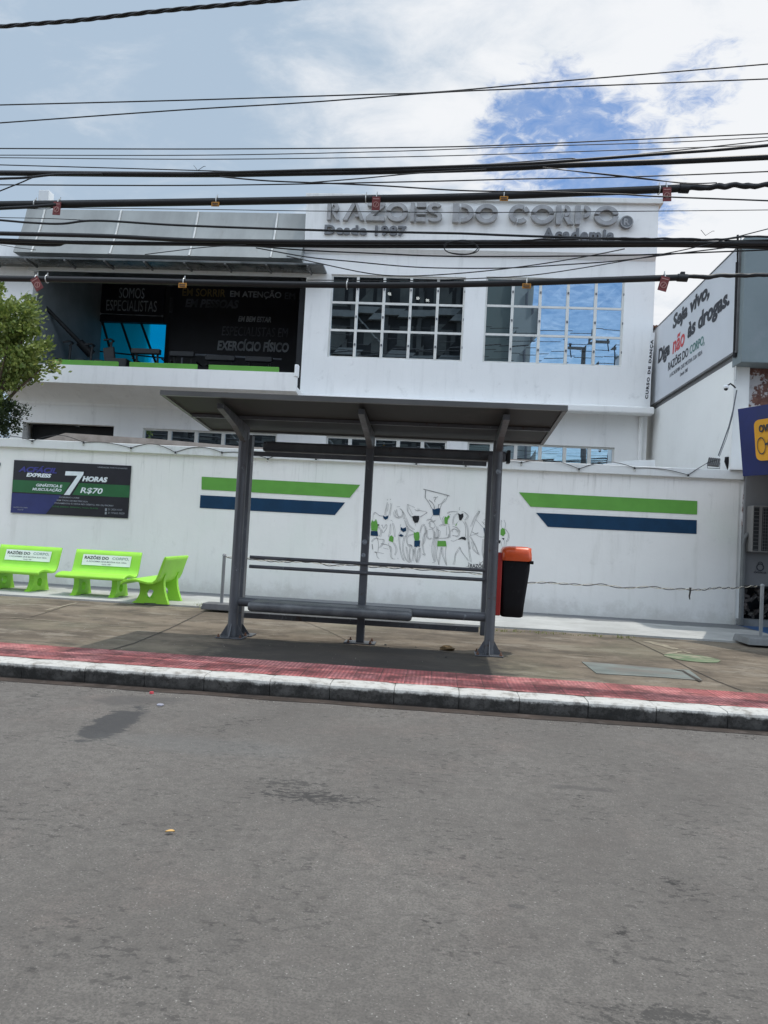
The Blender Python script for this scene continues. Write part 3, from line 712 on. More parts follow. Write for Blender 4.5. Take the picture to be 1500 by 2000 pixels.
for w_, pts in strokes:
    q = []
    for i in range(len(pts)):  # Catmull-Rom through the points
        if i == len(pts) - 1: q.append(PY(*mp8(*pts[i]), FY)); break
        p0 = pts[max(i - 1, 0)]; p1 = pts[i]; p2 = pts[i + 1]; p3 = pts[min(i + 2, len(pts) - 1)]
        for k in range(4):
            t = k / 4
            f = lambda a, b, c, d: .5 * (2 * b + (c - a) * t + (2 * a - 5 * b + 4 * c - d) * t * t + (3 * b - a - 3 * c + d) * t ** 3)
            q.append(PY(*mp8(f(p0[0], p1[0], p2[0], p3[0]), f(p0[1], p1[1], p2[1], p3[1])), FY))
    hw = .0030 * w_ + .0006
    for i in range(len(q) - 1):
        d = (q[i + 1] - q[i]).normalized(); nn = Vector((-d.z, 0, d.x)) * hw; e = d * hw * .6
        g.quad(q[i] - nn - e, q[i + 1] - nn + e, q[i + 1] + nn + e, q[i] + nn - e)
COL.objects.unlink  # (no-op)
bpy.data.objects.remove(mural)
mural = g.build('mural', M_line, bw, label='line drawing of a crowd of people exercising')
lettersY(g := MB(), 'RAZÕES', FY - .001, (918, 1108.5), (949, 1101), bold=.02, space=1.05); g.build('mural_lettering', M_ink, mural)
shapes(M_green, 'mural_colour', [[(352, 462), (358, 480), (372, 478), (382, 460), (392, 485), (398, 520), (392, 556), (345, 552), (342, 500)], [(490, 600), (505, 590), (522, 605), (517, 646), (483, 632)],
    [(682, 560), (690, 570), (712, 562), (725, 568), (728, 600), (722, 630), (690, 630), (682, 600)], [(928, 440), (942, 448), (955, 432), (968, 440), (950, 470), (950, 500), (926, 500), (924, 465)],
    [(870, 634), (935, 634), (942, 678), (866, 678)], [(1232, 600), (1268, 605), (1268, 625), (1250, 618)], [(1370, 545), (1382, 530), (1402, 540), (1408, 575), (1390, 598), (1368, 585)], [(1008, 512), (1025, 494), (1020, 512)]])
shapes(M_navy, 'mural_colour', [[(342, 556), (395, 558), (400, 597), (340, 592)], [(437, 432), (455, 443), (482, 432), (478, 455), (458, 468), (442, 455)], [(578, 522), (595, 536), (620, 525), (622, 555), (598, 564), (577, 548)],
    [(560, 594), (580, 578), (604, 594), (585, 602)], [(686, 632), (732, 630), (728, 682), (712, 675), (706, 684), (685, 680)], [(828, 377), (845, 385), (876, 374), (892, 376), (885, 430), (835, 430)], [(1232, 530), (1268, 538), (1268, 588), (1240, 583)]])
shapes(M_black, 'mural_colour', [[(396, 500), (412, 508), (396, 516)], [(668, 440), (690, 435), (724, 436), (725, 460), (715, 488), (690, 492), (676, 470)], [(1033, 415), (1050, 425), (1073, 415), (1075, 440), (1058, 472), (1042, 468)],
    [(1028, 625), (1060, 602), (1085, 602), (1097, 618), (1090, 630), (1062, 618)], [(1378, 612), (1400, 612), (1395, 628)], [(1355, 628), (1368, 630), (1364, 655), (1354, 652)]])

# poster on the wall
def z6(u, v): return (u / 3.75, 700 + v / 3.75)
def banner():
    Y = FY - .004
    a = PY(*z6(78, 1130), Y); b = PY(*z6(963, 787), Y)
    t = thing('wall_poster', 'black poster with green band, big 7 and R$70 price, on white wall', 'poster', (a.x, WY, a.z))
    A = [PY(*z6(*q), Y) for q in [(80, 1130), (938, 1172), (963, 787), (106, 744)]]
    def B(u, v, w): return (A[0] * (1 - u) + A[1] * u) * (1 - v) + (A[3] * (1 - u) + A[2] * u) * v - Vector((0, w, 0))
    g = MB(); g.prism([(0, 0), (1, 0), (1, 1), (0, 1)], 0, .012, B); g.build('panel', M_pblack, t)
    g = MB(); g.prism([(0, .395), (1, .395), (1, .625), (0, .625)], .012, .016, B); g.build('green_band', M_pgreen, t)
    g = MB(); g.prism([(0, 0), (.30, 0), (.425, .375), (0, .375)], .012, .016, B); g.build('blue_corner', M_pblue, t)
    def tx(nm, mt, items):
        g = MB()
        for s, u, v, w, h, bo, sh in items: letters(g, s, lambda a_, b_, c_: B(a_, b_, .018 + c_), u, v, w, h, depth=.002, bold=bo, shear=sh)
        g.build(nm, mt, t)
    tx('lettering', M_ptext, [('EXPRESS', .115, .695, .215, .075, .05, .25), ('HORAS', .595, .66, .215, .10, .06, .2), ('GINÁSTICA E', .205, .52, .225, .065, .03, .2),
        ('MUSCULAÇÃO', .175, .43, .25, .075, .03, .2), ('R$70', .585, .42, .19, .125, .02, .2)])
    tx('lettering', M_pblue2, [('ACFÁCIL', .045, .78, .33, .13, .04, .3)])
    tx('lettering', M_ptext2, [('HORÁRIO LIVRE', .41, .325, .17, .035, .01, 0), ('SEM TAXA DE MATRÍCULA', .39, .265, .265, .035, .01, 0), ('PAGAMENTO À VISTA NO DÉBITO, PIX OU PICPAY', .375, .205, .50, .04, .01, 0),
        ('21 3024-4107', .83, .135, .12, .035, .0, 0), ('21 97662-9029', .83, .07, .14, .035, .0, 0), ('UNIDADES PARTICIPANTES', .72, .93, .25, .025, .0, 0), ('RAZÕES DO CORPO', .025, .095, .12, .03, 0, 0), ('DESDE 1987', .06, .055, .05, .018, 0, 0)])
    tx('lettering', M_ptextg, [('LUTAS, DANÇA, SPINNING, YOGA, PILATES', .355, .14, .39, .032, .01, 0), ('CLIENTES NOVOS OU ANTIGOS', .565, .585, .215, .028, .01, 0)])
    # the big seven with its dark outline
    seven = [(.445, .685), (.575, .72), (.60, .795), (.432, .785)]
    g = MB(); g.prism([(.425, .70), (.53, .71), (.43, .375), (.515, .385), (.625, .765), (.62, .87), (.44, .865)][0:0] or [(.438, .71), (.525, .715), (.432, .365), (.512, .37), (.612, .78), (.618, .855), (.435, .85)], .016, .018, B)
    g.build('numeral', M_pblack, t)
    g = MB(); g.prism([(.446, .755), (.552, .76), (.448, .385), (.497, .388), (.600, .785), (.604, .84), (.450, .835)], .0185, .021, B); g.build('numeral', M_ptext, t)
    # phone glyphs
    g = MB()
    for v in (.15, .085): g.prism([(.805, v - .03), (.82, v - .03), (.82, v + .02), (.805, v + .02)], .018, .02, B)
    g.build('phone_symbol', M_ptext2, t)
banner()
g = MB(); lettersY(g, ',', FY - .004, (-3, 913), (1.5, 903), bold=.03); 
tag(g.build('painted_mark', M_ink), 'small dark painted mark at the far left of the wall', 'wall marking')

# festoon of bulbs along the wall top
sl_ = thing('festoon_lights', 'dark festoon cable with small bulbs looping along the wall top', 'string lights', (-2, WY - .1, 2.9))
bulbs = [(-25, 862), (62.7, 862), (163, 865), (255, 876), (342, 884.5), (433, 884.5), (523.5, 897), (617, 897), (715, 899), (813, 906), (910, 910), (1018.5, 904), (1131, 917), (1239, 915), (1344, 929)]
BY = WY - .085; pts = []
g = MB()
for i, (a, b) in enumerate(zip(bulbs, bulbs[1:])):
    A = PY(*a, BY); B_ = PY(*b, BY)
    for k in range(8):
        t = k / 8; p = A.lerp(B_, t); up = .10 * math.sin(math.pi * t) * (1.0 + .5 * math.sin(i * 2.3))
        pts.append(p + Vector((0, .01 * math.sin(6 * t), up + .012)))
pts.append(PY(*bulbs[-1], BY) + Vector((0, 0, .012)))
tail = [PY(1365, 914, BY), PY(1380, 905, BY), PY(1400, 898, BY)]
g.tube(pts + tail, .007, 5); g.build('cable', M_cable, sl_)
for b in bulbs:
    p = PY(*b, BY); dx = random.uniform(-.01, .01)
    g = MB(); g.cyl(p + Vector((0, 0, .03)), p + Vector((dx, 0, -.015)), .016, .02, 8); s_ = g.build('socket', M_bulb, sl_)
    g = MB(); g.tube([p + Vector((dx, 0, -.013)), p + Vector((dx, 0, -.03)), p + Vector((dx, 0, -.05)), p + Vector((dx, 0, -.06))], [.012, .019, .015, .003], 8); g.build('bulb', M_lampglass, s_)

# low roof just behind the wall
def lowroof():
    Y = 15.35
    g = MB(); poly = [(60, 866), (128, 845.5), (300, 857), (460, 871), (700, 884.5), (1060, 899), (1060, 915), (760, 905), (460, 890)]
    q = [PY(a, b, Y) for a, b in poly]; n = len(q)
    back = [v + Vector((0, 1.8, .02)) for v in q]
    g.add(q + back, [list(range(n)), [n + i for i in range(n)][::-1]] + [(i, i + n, (i + 1) % n + n, (i + 1) % n) for i in range(n)])
    tag(g.build('canopy_roof', M_brown), 'low brownish roof edge showing just above the white wall', 'roof')
    g = MB(); poly = [(1180, 906), (1225, 899.5), (1279, 898), (1281, 925), (1180, 920)]; q = [PY(a, b, Y) for a, b in poly]; n = len(q)
    back = [v + Vector((0, 1.2, .02)) for v in q]
    g.add(q + back, [list(range(n)), [n + i for i in range(n)][::-1]] + [(i, i + n, (i + 1) % n + n, (i + 1) % n) for i in range(n)])
    tag(g.build('roof_slab', M_gymgrey), 'short grey slab end resting behind the wall near the neighbour', 'roof slab')
lowroof()

# ================================================================ GYM BUILDING
GY = 20.0
gym = thing('gym_building', 'white two-storey gym with large windows and an open upper terrace', 'building', (-3, GY, 0))
W1 = (PY(638.7, 699, GY).x, PY(902, 705, GY).x, 6.36, 8.72)
W2 = (PY(942, 710, GY).x, PY(1214, 714, GY).x, 6.36, 8.76)
OPN = (-12.16, -4.13, 5.30, 8.74)
XL, XR = -12.66, 5.46
g = MB()
wall_holes(g, XL, XR, 5.1, 10.40, GY, GY + .25, [OPN, (W1[0], W1[1], W1[2], W1[3]), (W2[0], W2[1], W2[2], W2[3]), (XL - 1, -4.25, 9.4, 11)])
# left pier continues down, lower storey set back
LW = GY + .2
D1 = (-12.28, -9.54, .2, 4.20); S1 = (-8.68, -4.75, 3.2, 4.17); S2 = (-3.35, .05, 3.2, 4.17); S3 = (.62, 4.62, 3.2, 4.18)
wall_holes(g, XL, XR, 0, 5.1, LW, LW + .25, [D1, S1, S2, S3])
g.build('front_wall', M_gym, gym)
g = MB(); g.box(XL, XL + .25, GY + .252, 29, 0, 10.3); g.build('side_wall', M_gym, gym); g = MB(); g.box(XR - .25, XR, GY + .252, 29, 0, 10.5); g.build('side_wall', M_gym, gym)
g = MB(); g.box(XL + .26, XR - .26, GY + .26, 28.9, 9.95, 10.1); g.build('roof', M_gymgrey, gym)
# sign fascia of the main block
FX0 = PY(600, 380, 19.85).x; FZ = PY(600, 379.6, 19.85).z
g = MB(); g.box(FX0, 5.44, 19.85, 20.3, 9.55, FZ - .14)
g.prism([(0, 9.55), (0, 9.42), (.145, 9.28), (.145, 9.55)], FX0, 5.44, lambda u, v, w: Vector((w, 19.85 + u, v)))
g.build('sign_fascia', M_gym, gym)
g = MB(); g.rbox(FX0 - .02, 5.54, 19.76, 20.4, FZ - .14, FZ, .01); g.build('parapet_cap', M_cap, gym)
# ledge between storeys
g = MB(); g.rbox(-3.98, 5.50, 19.68, GY + .02, 5.04, 5.24, .04); g.build('ledge', M_gym, gym)
# balcony with rounded cove underneath
g = MB(); prof = [(19.0, 5.66), (19.0, 5.16)]
for k in range(1, 9):
    t = k / 8 * math.pi / 2; prof.append((19.0 + 1.18 * math.sin(t) ** 1.3, 5.16 - .42 * (1 - math.cos(t)) ** .9))
prof += [(20.19, 5.1), (20.0 - .002, 5.3), (19.14, 5.3), (19.14, 5.66)]
def xz(u, v, w): return Vector((w, u, v))
g.prism(prof, XL, -4.03, xz); g.build('balcony', M_gym, gym)
g = MB(); g.rbox(-4.10, -4.0, 18.97, 19.15, 5.55, 5.88, .02); g.build('balcony_end_post', M_white, gym)
# terrace shell
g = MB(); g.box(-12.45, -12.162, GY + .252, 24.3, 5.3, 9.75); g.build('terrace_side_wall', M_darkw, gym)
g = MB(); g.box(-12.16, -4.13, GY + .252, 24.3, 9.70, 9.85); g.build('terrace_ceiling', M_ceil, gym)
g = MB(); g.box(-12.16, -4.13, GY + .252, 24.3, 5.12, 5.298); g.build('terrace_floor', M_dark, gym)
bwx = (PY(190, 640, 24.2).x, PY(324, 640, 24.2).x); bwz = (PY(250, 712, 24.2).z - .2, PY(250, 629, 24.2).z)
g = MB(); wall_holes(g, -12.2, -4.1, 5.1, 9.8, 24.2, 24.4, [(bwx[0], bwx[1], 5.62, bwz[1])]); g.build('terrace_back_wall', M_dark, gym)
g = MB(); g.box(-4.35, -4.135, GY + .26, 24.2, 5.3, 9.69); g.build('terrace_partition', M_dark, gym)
wi = MB(); a0, a1 = bwx
for u0, z0, u1, z1 in [(.05, 1, .44, .05), (.33, 1, .80, .02), (.62, 1, 1.0, .25)]:
    zt = bwz[1]; zb = 5.62
    wi.cyl((a0 + (a1 - a0) * u0, 24.3, zb + (zt - zb) * z0), (a0 + (a1 - a0) * min(u1, 1.0), 24.3, zb + (zt - zb) * (z1 if u1 <= 1 else .1)), .045, n=6)
for q in (.60, .16): wi.cyl((a0, 24.3, 5.62 + (bwz[1] - 5.62) * (q + .03)), (a1, 24.3, 5.62 + (bwz[1] - 5.62) * (q - .03)), .025, n=6)
wf = wi.build('terrace_window', M_black, gym)
g = MB(); g.quad((a0, 24.35, 5.62), (a1, 24.35, 5.62), (a1, 24.35, bwz[1]), (a0, 24.35, bwz[1])); g.build('pane', M_cyan, wf)
# rooms behind the main windows
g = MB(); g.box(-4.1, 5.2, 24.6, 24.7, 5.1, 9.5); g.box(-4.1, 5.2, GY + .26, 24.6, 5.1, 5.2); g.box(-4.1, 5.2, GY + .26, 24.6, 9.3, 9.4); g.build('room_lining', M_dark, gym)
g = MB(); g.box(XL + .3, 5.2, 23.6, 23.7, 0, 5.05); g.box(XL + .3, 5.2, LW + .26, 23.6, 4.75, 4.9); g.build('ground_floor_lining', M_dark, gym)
def emis(name, col, s):
    mt, n, l, b = newmat(name); b.inputs['Emission Color'].default_value = col + (1,); b.inputs['Emission Strength'].default_value = s; return mt
M_lamp = emis('lit_ceiling_lamp', (1, 1, .95), 4)
for (px, py) in [(761, 574), (816, 582.5), (835, 586.5)]:
    p = PY(px, py, 22.5); g = MB(); g.rbox(p.x - .1, p.x + .1, 22.3, 22.6, 9.22, 9.29, .01)
    dz = 9.29 - p.z
    g = MB(); g.rbox(p.x - .05, p.x + .05, 22.4, 22.6, p.z - .015, p.z + .015, .01); o = g.build('ceiling_lamp', M_lamp, gym)
    g = MB(); g.cyl((p.x, 22.5, p.z + .03), (p.x, 22.5, 9.3), .008, n=6); g.build('lamp_rod', M_dark, o)
# windows
def window(X0, X1, Z0, Z1, Y, cols, rows, tilt, bar=.075, name='window', lab=None):
    f = MB()
    f.box(X0 + .002, X0 + .05, Y + .05, Y + .12, Z0 + .002, Z1 - .002); f.box(X1 - .05, X1 - .002, Y + .05, Y + .12, Z0 + .002, Z1 - .002)
    f.box(X0 + .05, X1 - .05, Y + .05, Y + .12, Z0 + .002, Z0 + .05); f.box(X0 + .05, X1 - .05, Y + .05, Y + .12, Z1 - .05, Z1 - .002)
    p = MB(); hd = []; cw = (X1 - X0) / cols; rh = (Z1 - Z0) / rows
    for i in range(1, cols): f.box(X0 + cw * i - bar / 2, X0 + cw * i + bar / 2, Y + .04, Y + .11, Z0 + .05, Z1 - .05)
    for j in range(1, rows):
        for i in range(cols):
            f.box(X0 + cw * i + bar / 2, X0 + cw * (i + 1) - bar / 2, Y + .045, Y + .105, Z0 + rh * j - .03, Z0 + rh * j + .03)
    for i in range(cols):
        for j in range(rows):
            a = X0 + cw * i + bar / 2; b = X0 + cw * (i + 1) - bar / 2; c = Z0 + rh * j + .03; d = Z0 + rh * (j + 1) - .03
            tt = (tilt + random.uniform(-.15, .15)) * (d - c); sk = random.uniform(-.003, .003)
            yb = Y + .10
            p.quad((a, yb + sk, c), (b, yb - sk, c), (b, yb - math.tan(R(tt / (d - c))) * (d - c), d), (a, yb - math.tan(R(tt / (d - c))) * (d - c), d))
            if rows > 1: hd.append((b + bar / 2, (c + d) / 2))
    fo = f.build(name, M_frame, gym, label=lab)
    p.build('pane', M_glass, fo)
    for hx, hz in hd: h = MB(); h.rbox(hx - .022, hx + .022, Y + .015, Y + .039, hz - .03, hz + .03, .006); h.build('latch', M_inkgrey, fo)
window(*W1, GY, 5, 3, 2.6); window(*W2, GY, 5, 3, 2.6)
window(*S1, LW, 5, 1, 1.0, .10); window(*S2, LW, 5, 1, 1.0, .10); window(*S3, LW, 6, 1, 1.0, .09)
g = MB(); g.box(D1[0], D1[1], LW + .5, LW + .6, .2, 4.2); g.build('garage_door', M_dark, gym)
# lintel band, curved metal awning, seams, glass canopy
g = MB(); g.box(-12.3, -4.0, GY - .06, GY - .002, 8.60, 9.0)
g.build('lintel', M_gymgrey, gym)
ZT = 10.50; YT = 20.15; ZB = 9.00; YB = 19.62
def awn(t):   # profile of the curved metal awning
    return Vector((0, YB + (YT - YB) * t + .05 * math.sin(math.pi * t), ZB + (ZT - ZB) * t))
g = MB(); x0a, x1a = -12.6, FX0 - .03; NS = 14
for (xa, xb) in [(x0a, x1a)]:
    v = []
    for k in range(NS + 1):
        p = awn(k / NS); v += [(xa, p.y, p.z), (xb, p.y, p.z)]
    g.add(v, [(2 * k, 2 * k + 1, 2 * k + 3, 2 * k + 2) for k in range(NS)], True)
    g.quad((xa, YB, ZB), (xb, YB, ZB), (xb, GY, ZB), (xa, GY, ZB))
    for xx in (xa, xb):
        poly = [(xx, awn(k / NS).y, awn(k / NS).z) for k in range(NS + 1)] + [(xx, GY + .2, ZT), (xx, GY + .2, ZB)]
        g.add(poly, [list(range(len(poly)))])
    g.quad((xa, YT, ZT), (xb, YT, ZT), (xb, YT + .4, ZT), (xa, YT + .4, ZT))
aw = g.build('metal_awning', M_brush, gym)
for px in (88, 237, 388, 543):
    X = PY(px, 412, YT).x; g = MB(); g.tube([awn(k / 8) + Vector((X, -.016, 0)) for k in range(9)], .028, 5); g.build('seam', M_seam, aw)
g = MB(); g.rbox(-13.6, -3.55, 19.32, 19.98, 8.70, 8.76, .01)
cn = g.build('glass_canopy', M_pglass, gym)
for k in range(9): xx = -13.2 + k * 1.15; g = MB(); g.box(xx, xx + .04, 19.30, 19.97, 8.66, 8.698); g.build('canopy_rib', M_base, cn)
g = MB(); g.rbox(-12.38, -12.06, 20.3, 20.6, 10.3, 11.15, .02); g.build('roof_block', M_gymgrey, gym)
# downpipe pillar at the right of the lower storey
g = MB(); g.cyl((5.28, LW - .06, .2), (5.28, LW - .06, 5.03), .055, n=12); g.build('downpipe', M_gym, gym)

# raised letters
LY = 19.85
sign = thing('gym_sign', 'big raised metal letters reading RAZÕES DO CORPO on the white fascia', 'sign', (.5, LY, 10.1))
def Lp(px, py): p = PY(px, py, LY); return p.x, p.z
def top(px): return 398.3 + (px - 650) * .0128     # cap line of the letters on the fascia
LH = PY(700, 398.9, LY).z - PY(700, 434.3, LY).z
ZB_ = PY(700, 434.3, LY).z
def arcpoly(cx, cz, ro, ri, a0, a1, n=20, ex=1.0):
    o = [(cx + ro * ex * math.cos(R(a0 + (a1 - a0) * k / n)), cz + ro * math.sin(R(a0 + (a1 - a0) * k / n))) for k in range(n + 1)]
    i = [(cx + ri * ex * math.cos(R(a1 + (a0 - a1) * k / n)), cz + ri * math.sin(R(a1 + (a0 - a1) * k / n))) for k in range(n + 1)]
    return o + i
def letter(x0px, x1px, kind):
    X0 = PY(x0px, 420, LY).x; X1 = PY(x1px, 420, LY).x; w = X1 - X0; H = LH; T = .115
    P = []; r = lambda a, b, c, d: [(X0 + a * w, ZB_ + c * H), (X0 + b * w, ZB_ + c * H), (X0 + b * w, ZB_ + d * H), (X0 + a * w, ZB_ + d * H)]
    q = lambda *pts: [(X0 + a * w, ZB_ + b * H) for a, b in pts]
    cx = (X0 + X1) / 2; cz = ZB_ + H / 2; ro = H / 2; ex = w / H
    if kind == 'R': P = [q((.18, 0), (.42, 0), (.42, .92), (.18, .92)), arcpoly(X0 + .52 * w, ZB_ + .70 * H, .30 * H, .11 * H, -90, 90, 12, 1.1), q((.5, .40), (.72, .40), (1.0, 0), (.78, 0))]
    if kind == 'r': P = [q((.0, 0), (.28, 0), (.28, 1), (.0, 1)), arcpoly(X0 + .48 * w, ZB_ + .70 * H, .30 * H, .11 * H, -90, 90, 12, 1.0), q((.42, .38), (.68, .38), (.98, 0), (.68, 0))]
    if kind == 'P': P = [q((.0, 0), (.28, 0), (.28, 1), (.0, 1)), arcpoly(X0 + .48 * w, ZB_ + .68 * H, .32 * H, .12 * H, -90, 90, 12, 1.1)]
    if kind == 'A': P = [q((0, 0), (.22, 0), (.58, .82), (.47, 1)), q((.5, 1), (.60, .84), (.78, .30), (.55, .30), (.62, .18), (.80, .2), (.86, 0), (1.05, 0), (.66, 1))]
    if kind == 'Z': P = [q((.05, .80), (1, .80), (1, 1), (.05, 1)), q((.62, .78), (.98, .78), (.55, .42), (.25, .42)), q((0, 0), (1, 0), (1, .24), (.35, .24), (.55, .38), (.22, .38), (0, .2))]
    if kind == 'O': P = [arcpoly(cx, cz, ro, ro * .58, 8, 172, 22, ex), arcpoly(cx, cz - .01, ro, ro * .58, 184, 356, 22, ex)]
    if kind == 'E': P = [q((0, 0), (.25, 0), (.25, 1), (0, 1)), q((.40, 0), (1, 0), (1, .22), (.40, .22)), q((.40, .38), (1, .38), (1, .62), (.40, .62)), q((.40, .78), (1, .78), (1, 1), (.40, 1))]
    if kind == 'S': P = [arcpoly(cx, ZB_ + .715 * H, .285 * H, .115 * H, 35, 265, 16, w / (.57 * H)), arcpoly(cx, ZB_ + .285 * H, .285 * H, .115 * H, -145, 92, 16, w / (.57 * H))]
    if kind == 'D': P = [q((0, 0), (.30, 0), (.30, 1), (0, 1)), arcpoly(X0 + .42 * w, cz, ro, ro * .60, -92, 92, 20, .58 * w / ro)]
    if kind == 'C': P = [arcpoly(cx, cz, ro, ro * .56, 62, 250, 22, ex), arcpoly(cx, cz, ro, ro * .56, 18, 55, 8, ex), arcpoly(cx, cz, ro, ro * .56, 262, 315, 8, ex)]
    g = MB()
    for p in P: g.prism(p, .03, .15, planeY(LY))
    for p in P[:1]:
        u = sum(a for a, b in p) / len(p)
    o = g.build('letter', M_metal, sign)
for a, b, k in [(635, 665, 'R'), (671, 711, 'A'), (716, 752, 'Z'), (755, 797, 'O'), (802, 832, 'E'), (834, 864, 'S'), (884, 925, 'D'), (928, 972, 'O'), (993, 1034, 'C'), (1036, 1081, 'O'), (1085, 1120, 'r'), (1122, 1158, 'P'), (1159, 1206, 'O')]: letter(a, b, k)
g = MB(); tl = PY(770, 394, LY); g.prism([(tl.x - .18, tl.z), (tl.x - .05, tl.z + .06), (tl.x + .05, tl.z + .01), (tl.x + .18, tl.z + .07), (tl.x + .18, tl.z + .13), (tl.x + .05, tl.z + .07), (tl.x - .05, tl.z + .12), (tl.x - .18, tl.z + .06)], .03, .12, planeY(LY)); g.build('tilde', M_metal, sign)
c = PY(1222, 437, LY); g = MB(); g.cyl((c.x, LY - .03, c.z), (c.x, LY - .12, c.z), .175, n=28); ro_ = g.build('registered_mark', M_letside, sign)
g = MB(); letters(g, 'R', lambda u, v, w: Vector((c.x - .075 + u, LY - .122 - w, c.z - .09 + v)), 0, 0, .15, .18, depth=.01, bold=.03); g.prism(arcpoly(c.x, c.z, .17, .145, 0, 359.9, 28), .122, .132, planeY(LY)); g.build('mark_outline', M_metal, ro_)
g = MB(); lettersY(g, 'Desde 1987', LY, (634, 459.5), (794, 443.5), depth=.07, bold=.045, space=1.15)
g2 = g.build('small_lettering', M_letside, sign)
g = MB(); lettersY(g, 'Academia', LY, (1058, 470.5), (1200, 449), depth=.07, bold=.045, space=1.15)
g.build('small_lettering', M_letside, sign)

# things on the terrace
BZ = 24.17
def board(name, label, corners, texts, mt=M_pblack):
    t = thing(name, label, 'banner', PY(corners[0][0], corners[1][1], BZ))
    g = MB(); q = [PY(a, b, BZ) for a, b in ((corners[0][0], corners[1][1]), corners[1], (corners[1][0], corners[0][1]), corners[0])]
    a, b = PY(corners[0][0], corners[1][1], BZ), PY(corners[1][0], corners[0][1], BZ)
    g.box(a.x, b.x, BZ - .04, BZ, a.z, b.z); g.build('panel', mt, t)
    for s, bl, tr, mm, bo, sh in texts:
        g = MB(); lettersY(g, s, BZ - .044, bl, tr, bold=bo, shear=sh); g.build('lettering', mm, t)
    return t
bd = board('terrace_banner', 'small black banner reading SOMOS ESPECIALISTAS above the cyan window', ((188, 552), (324, 628)),
      [('SOMOS', (232, 582), (283, 563), M_boardt, .0, 0), ('ESPECIALISTAS', (207, 606.5), (307, 588), M_boardt, .0, 0)])
g = MB(); p0, p1 = PY(196, 612.5, BZ - .05), PY(317, 617.5, BZ - .05); g.cyl(p0, p1, .012, n=5)
for p in (p0, p1): g.cyl(p + Vector((0, .01, 0)), p - Vector((0, .01, 0)), .04, n=8)
g.build('underline', M_boardt, bd)
board('terrace_banner', 'wide black banner reading ESPECIALISTAS EM EXERCÍCIO FÍSICO at back of terrace', ((327, 552), (594, 728)),
      [('EM SORRIR', (356, 578), (441, 565), M_yel, .01, 0), ('EM ATENÇÃO', (449, 582.5), (550, 567.5), M_boardt, .02, 0), ('EM P', (556, 584), (592, 572), M_boardd, .01, 0), ('EM PESSOAS', (361, 600), (467, 586), M_boardd, .04, .2),
       ('EM BEM ESTAR', (465, 628), (530, 619), M_boardt, .03, .2), ('ESPECIALISTAS EM', (433, 655), (563, 641), M_boardd, .0, .1), ('EXERCÍCIO FÍSICO', (424, 684), (565, 665), M_boardt, .04, .1), ('CICLO', (330, 612), (339, 580), M_boardd, 0, 0)])
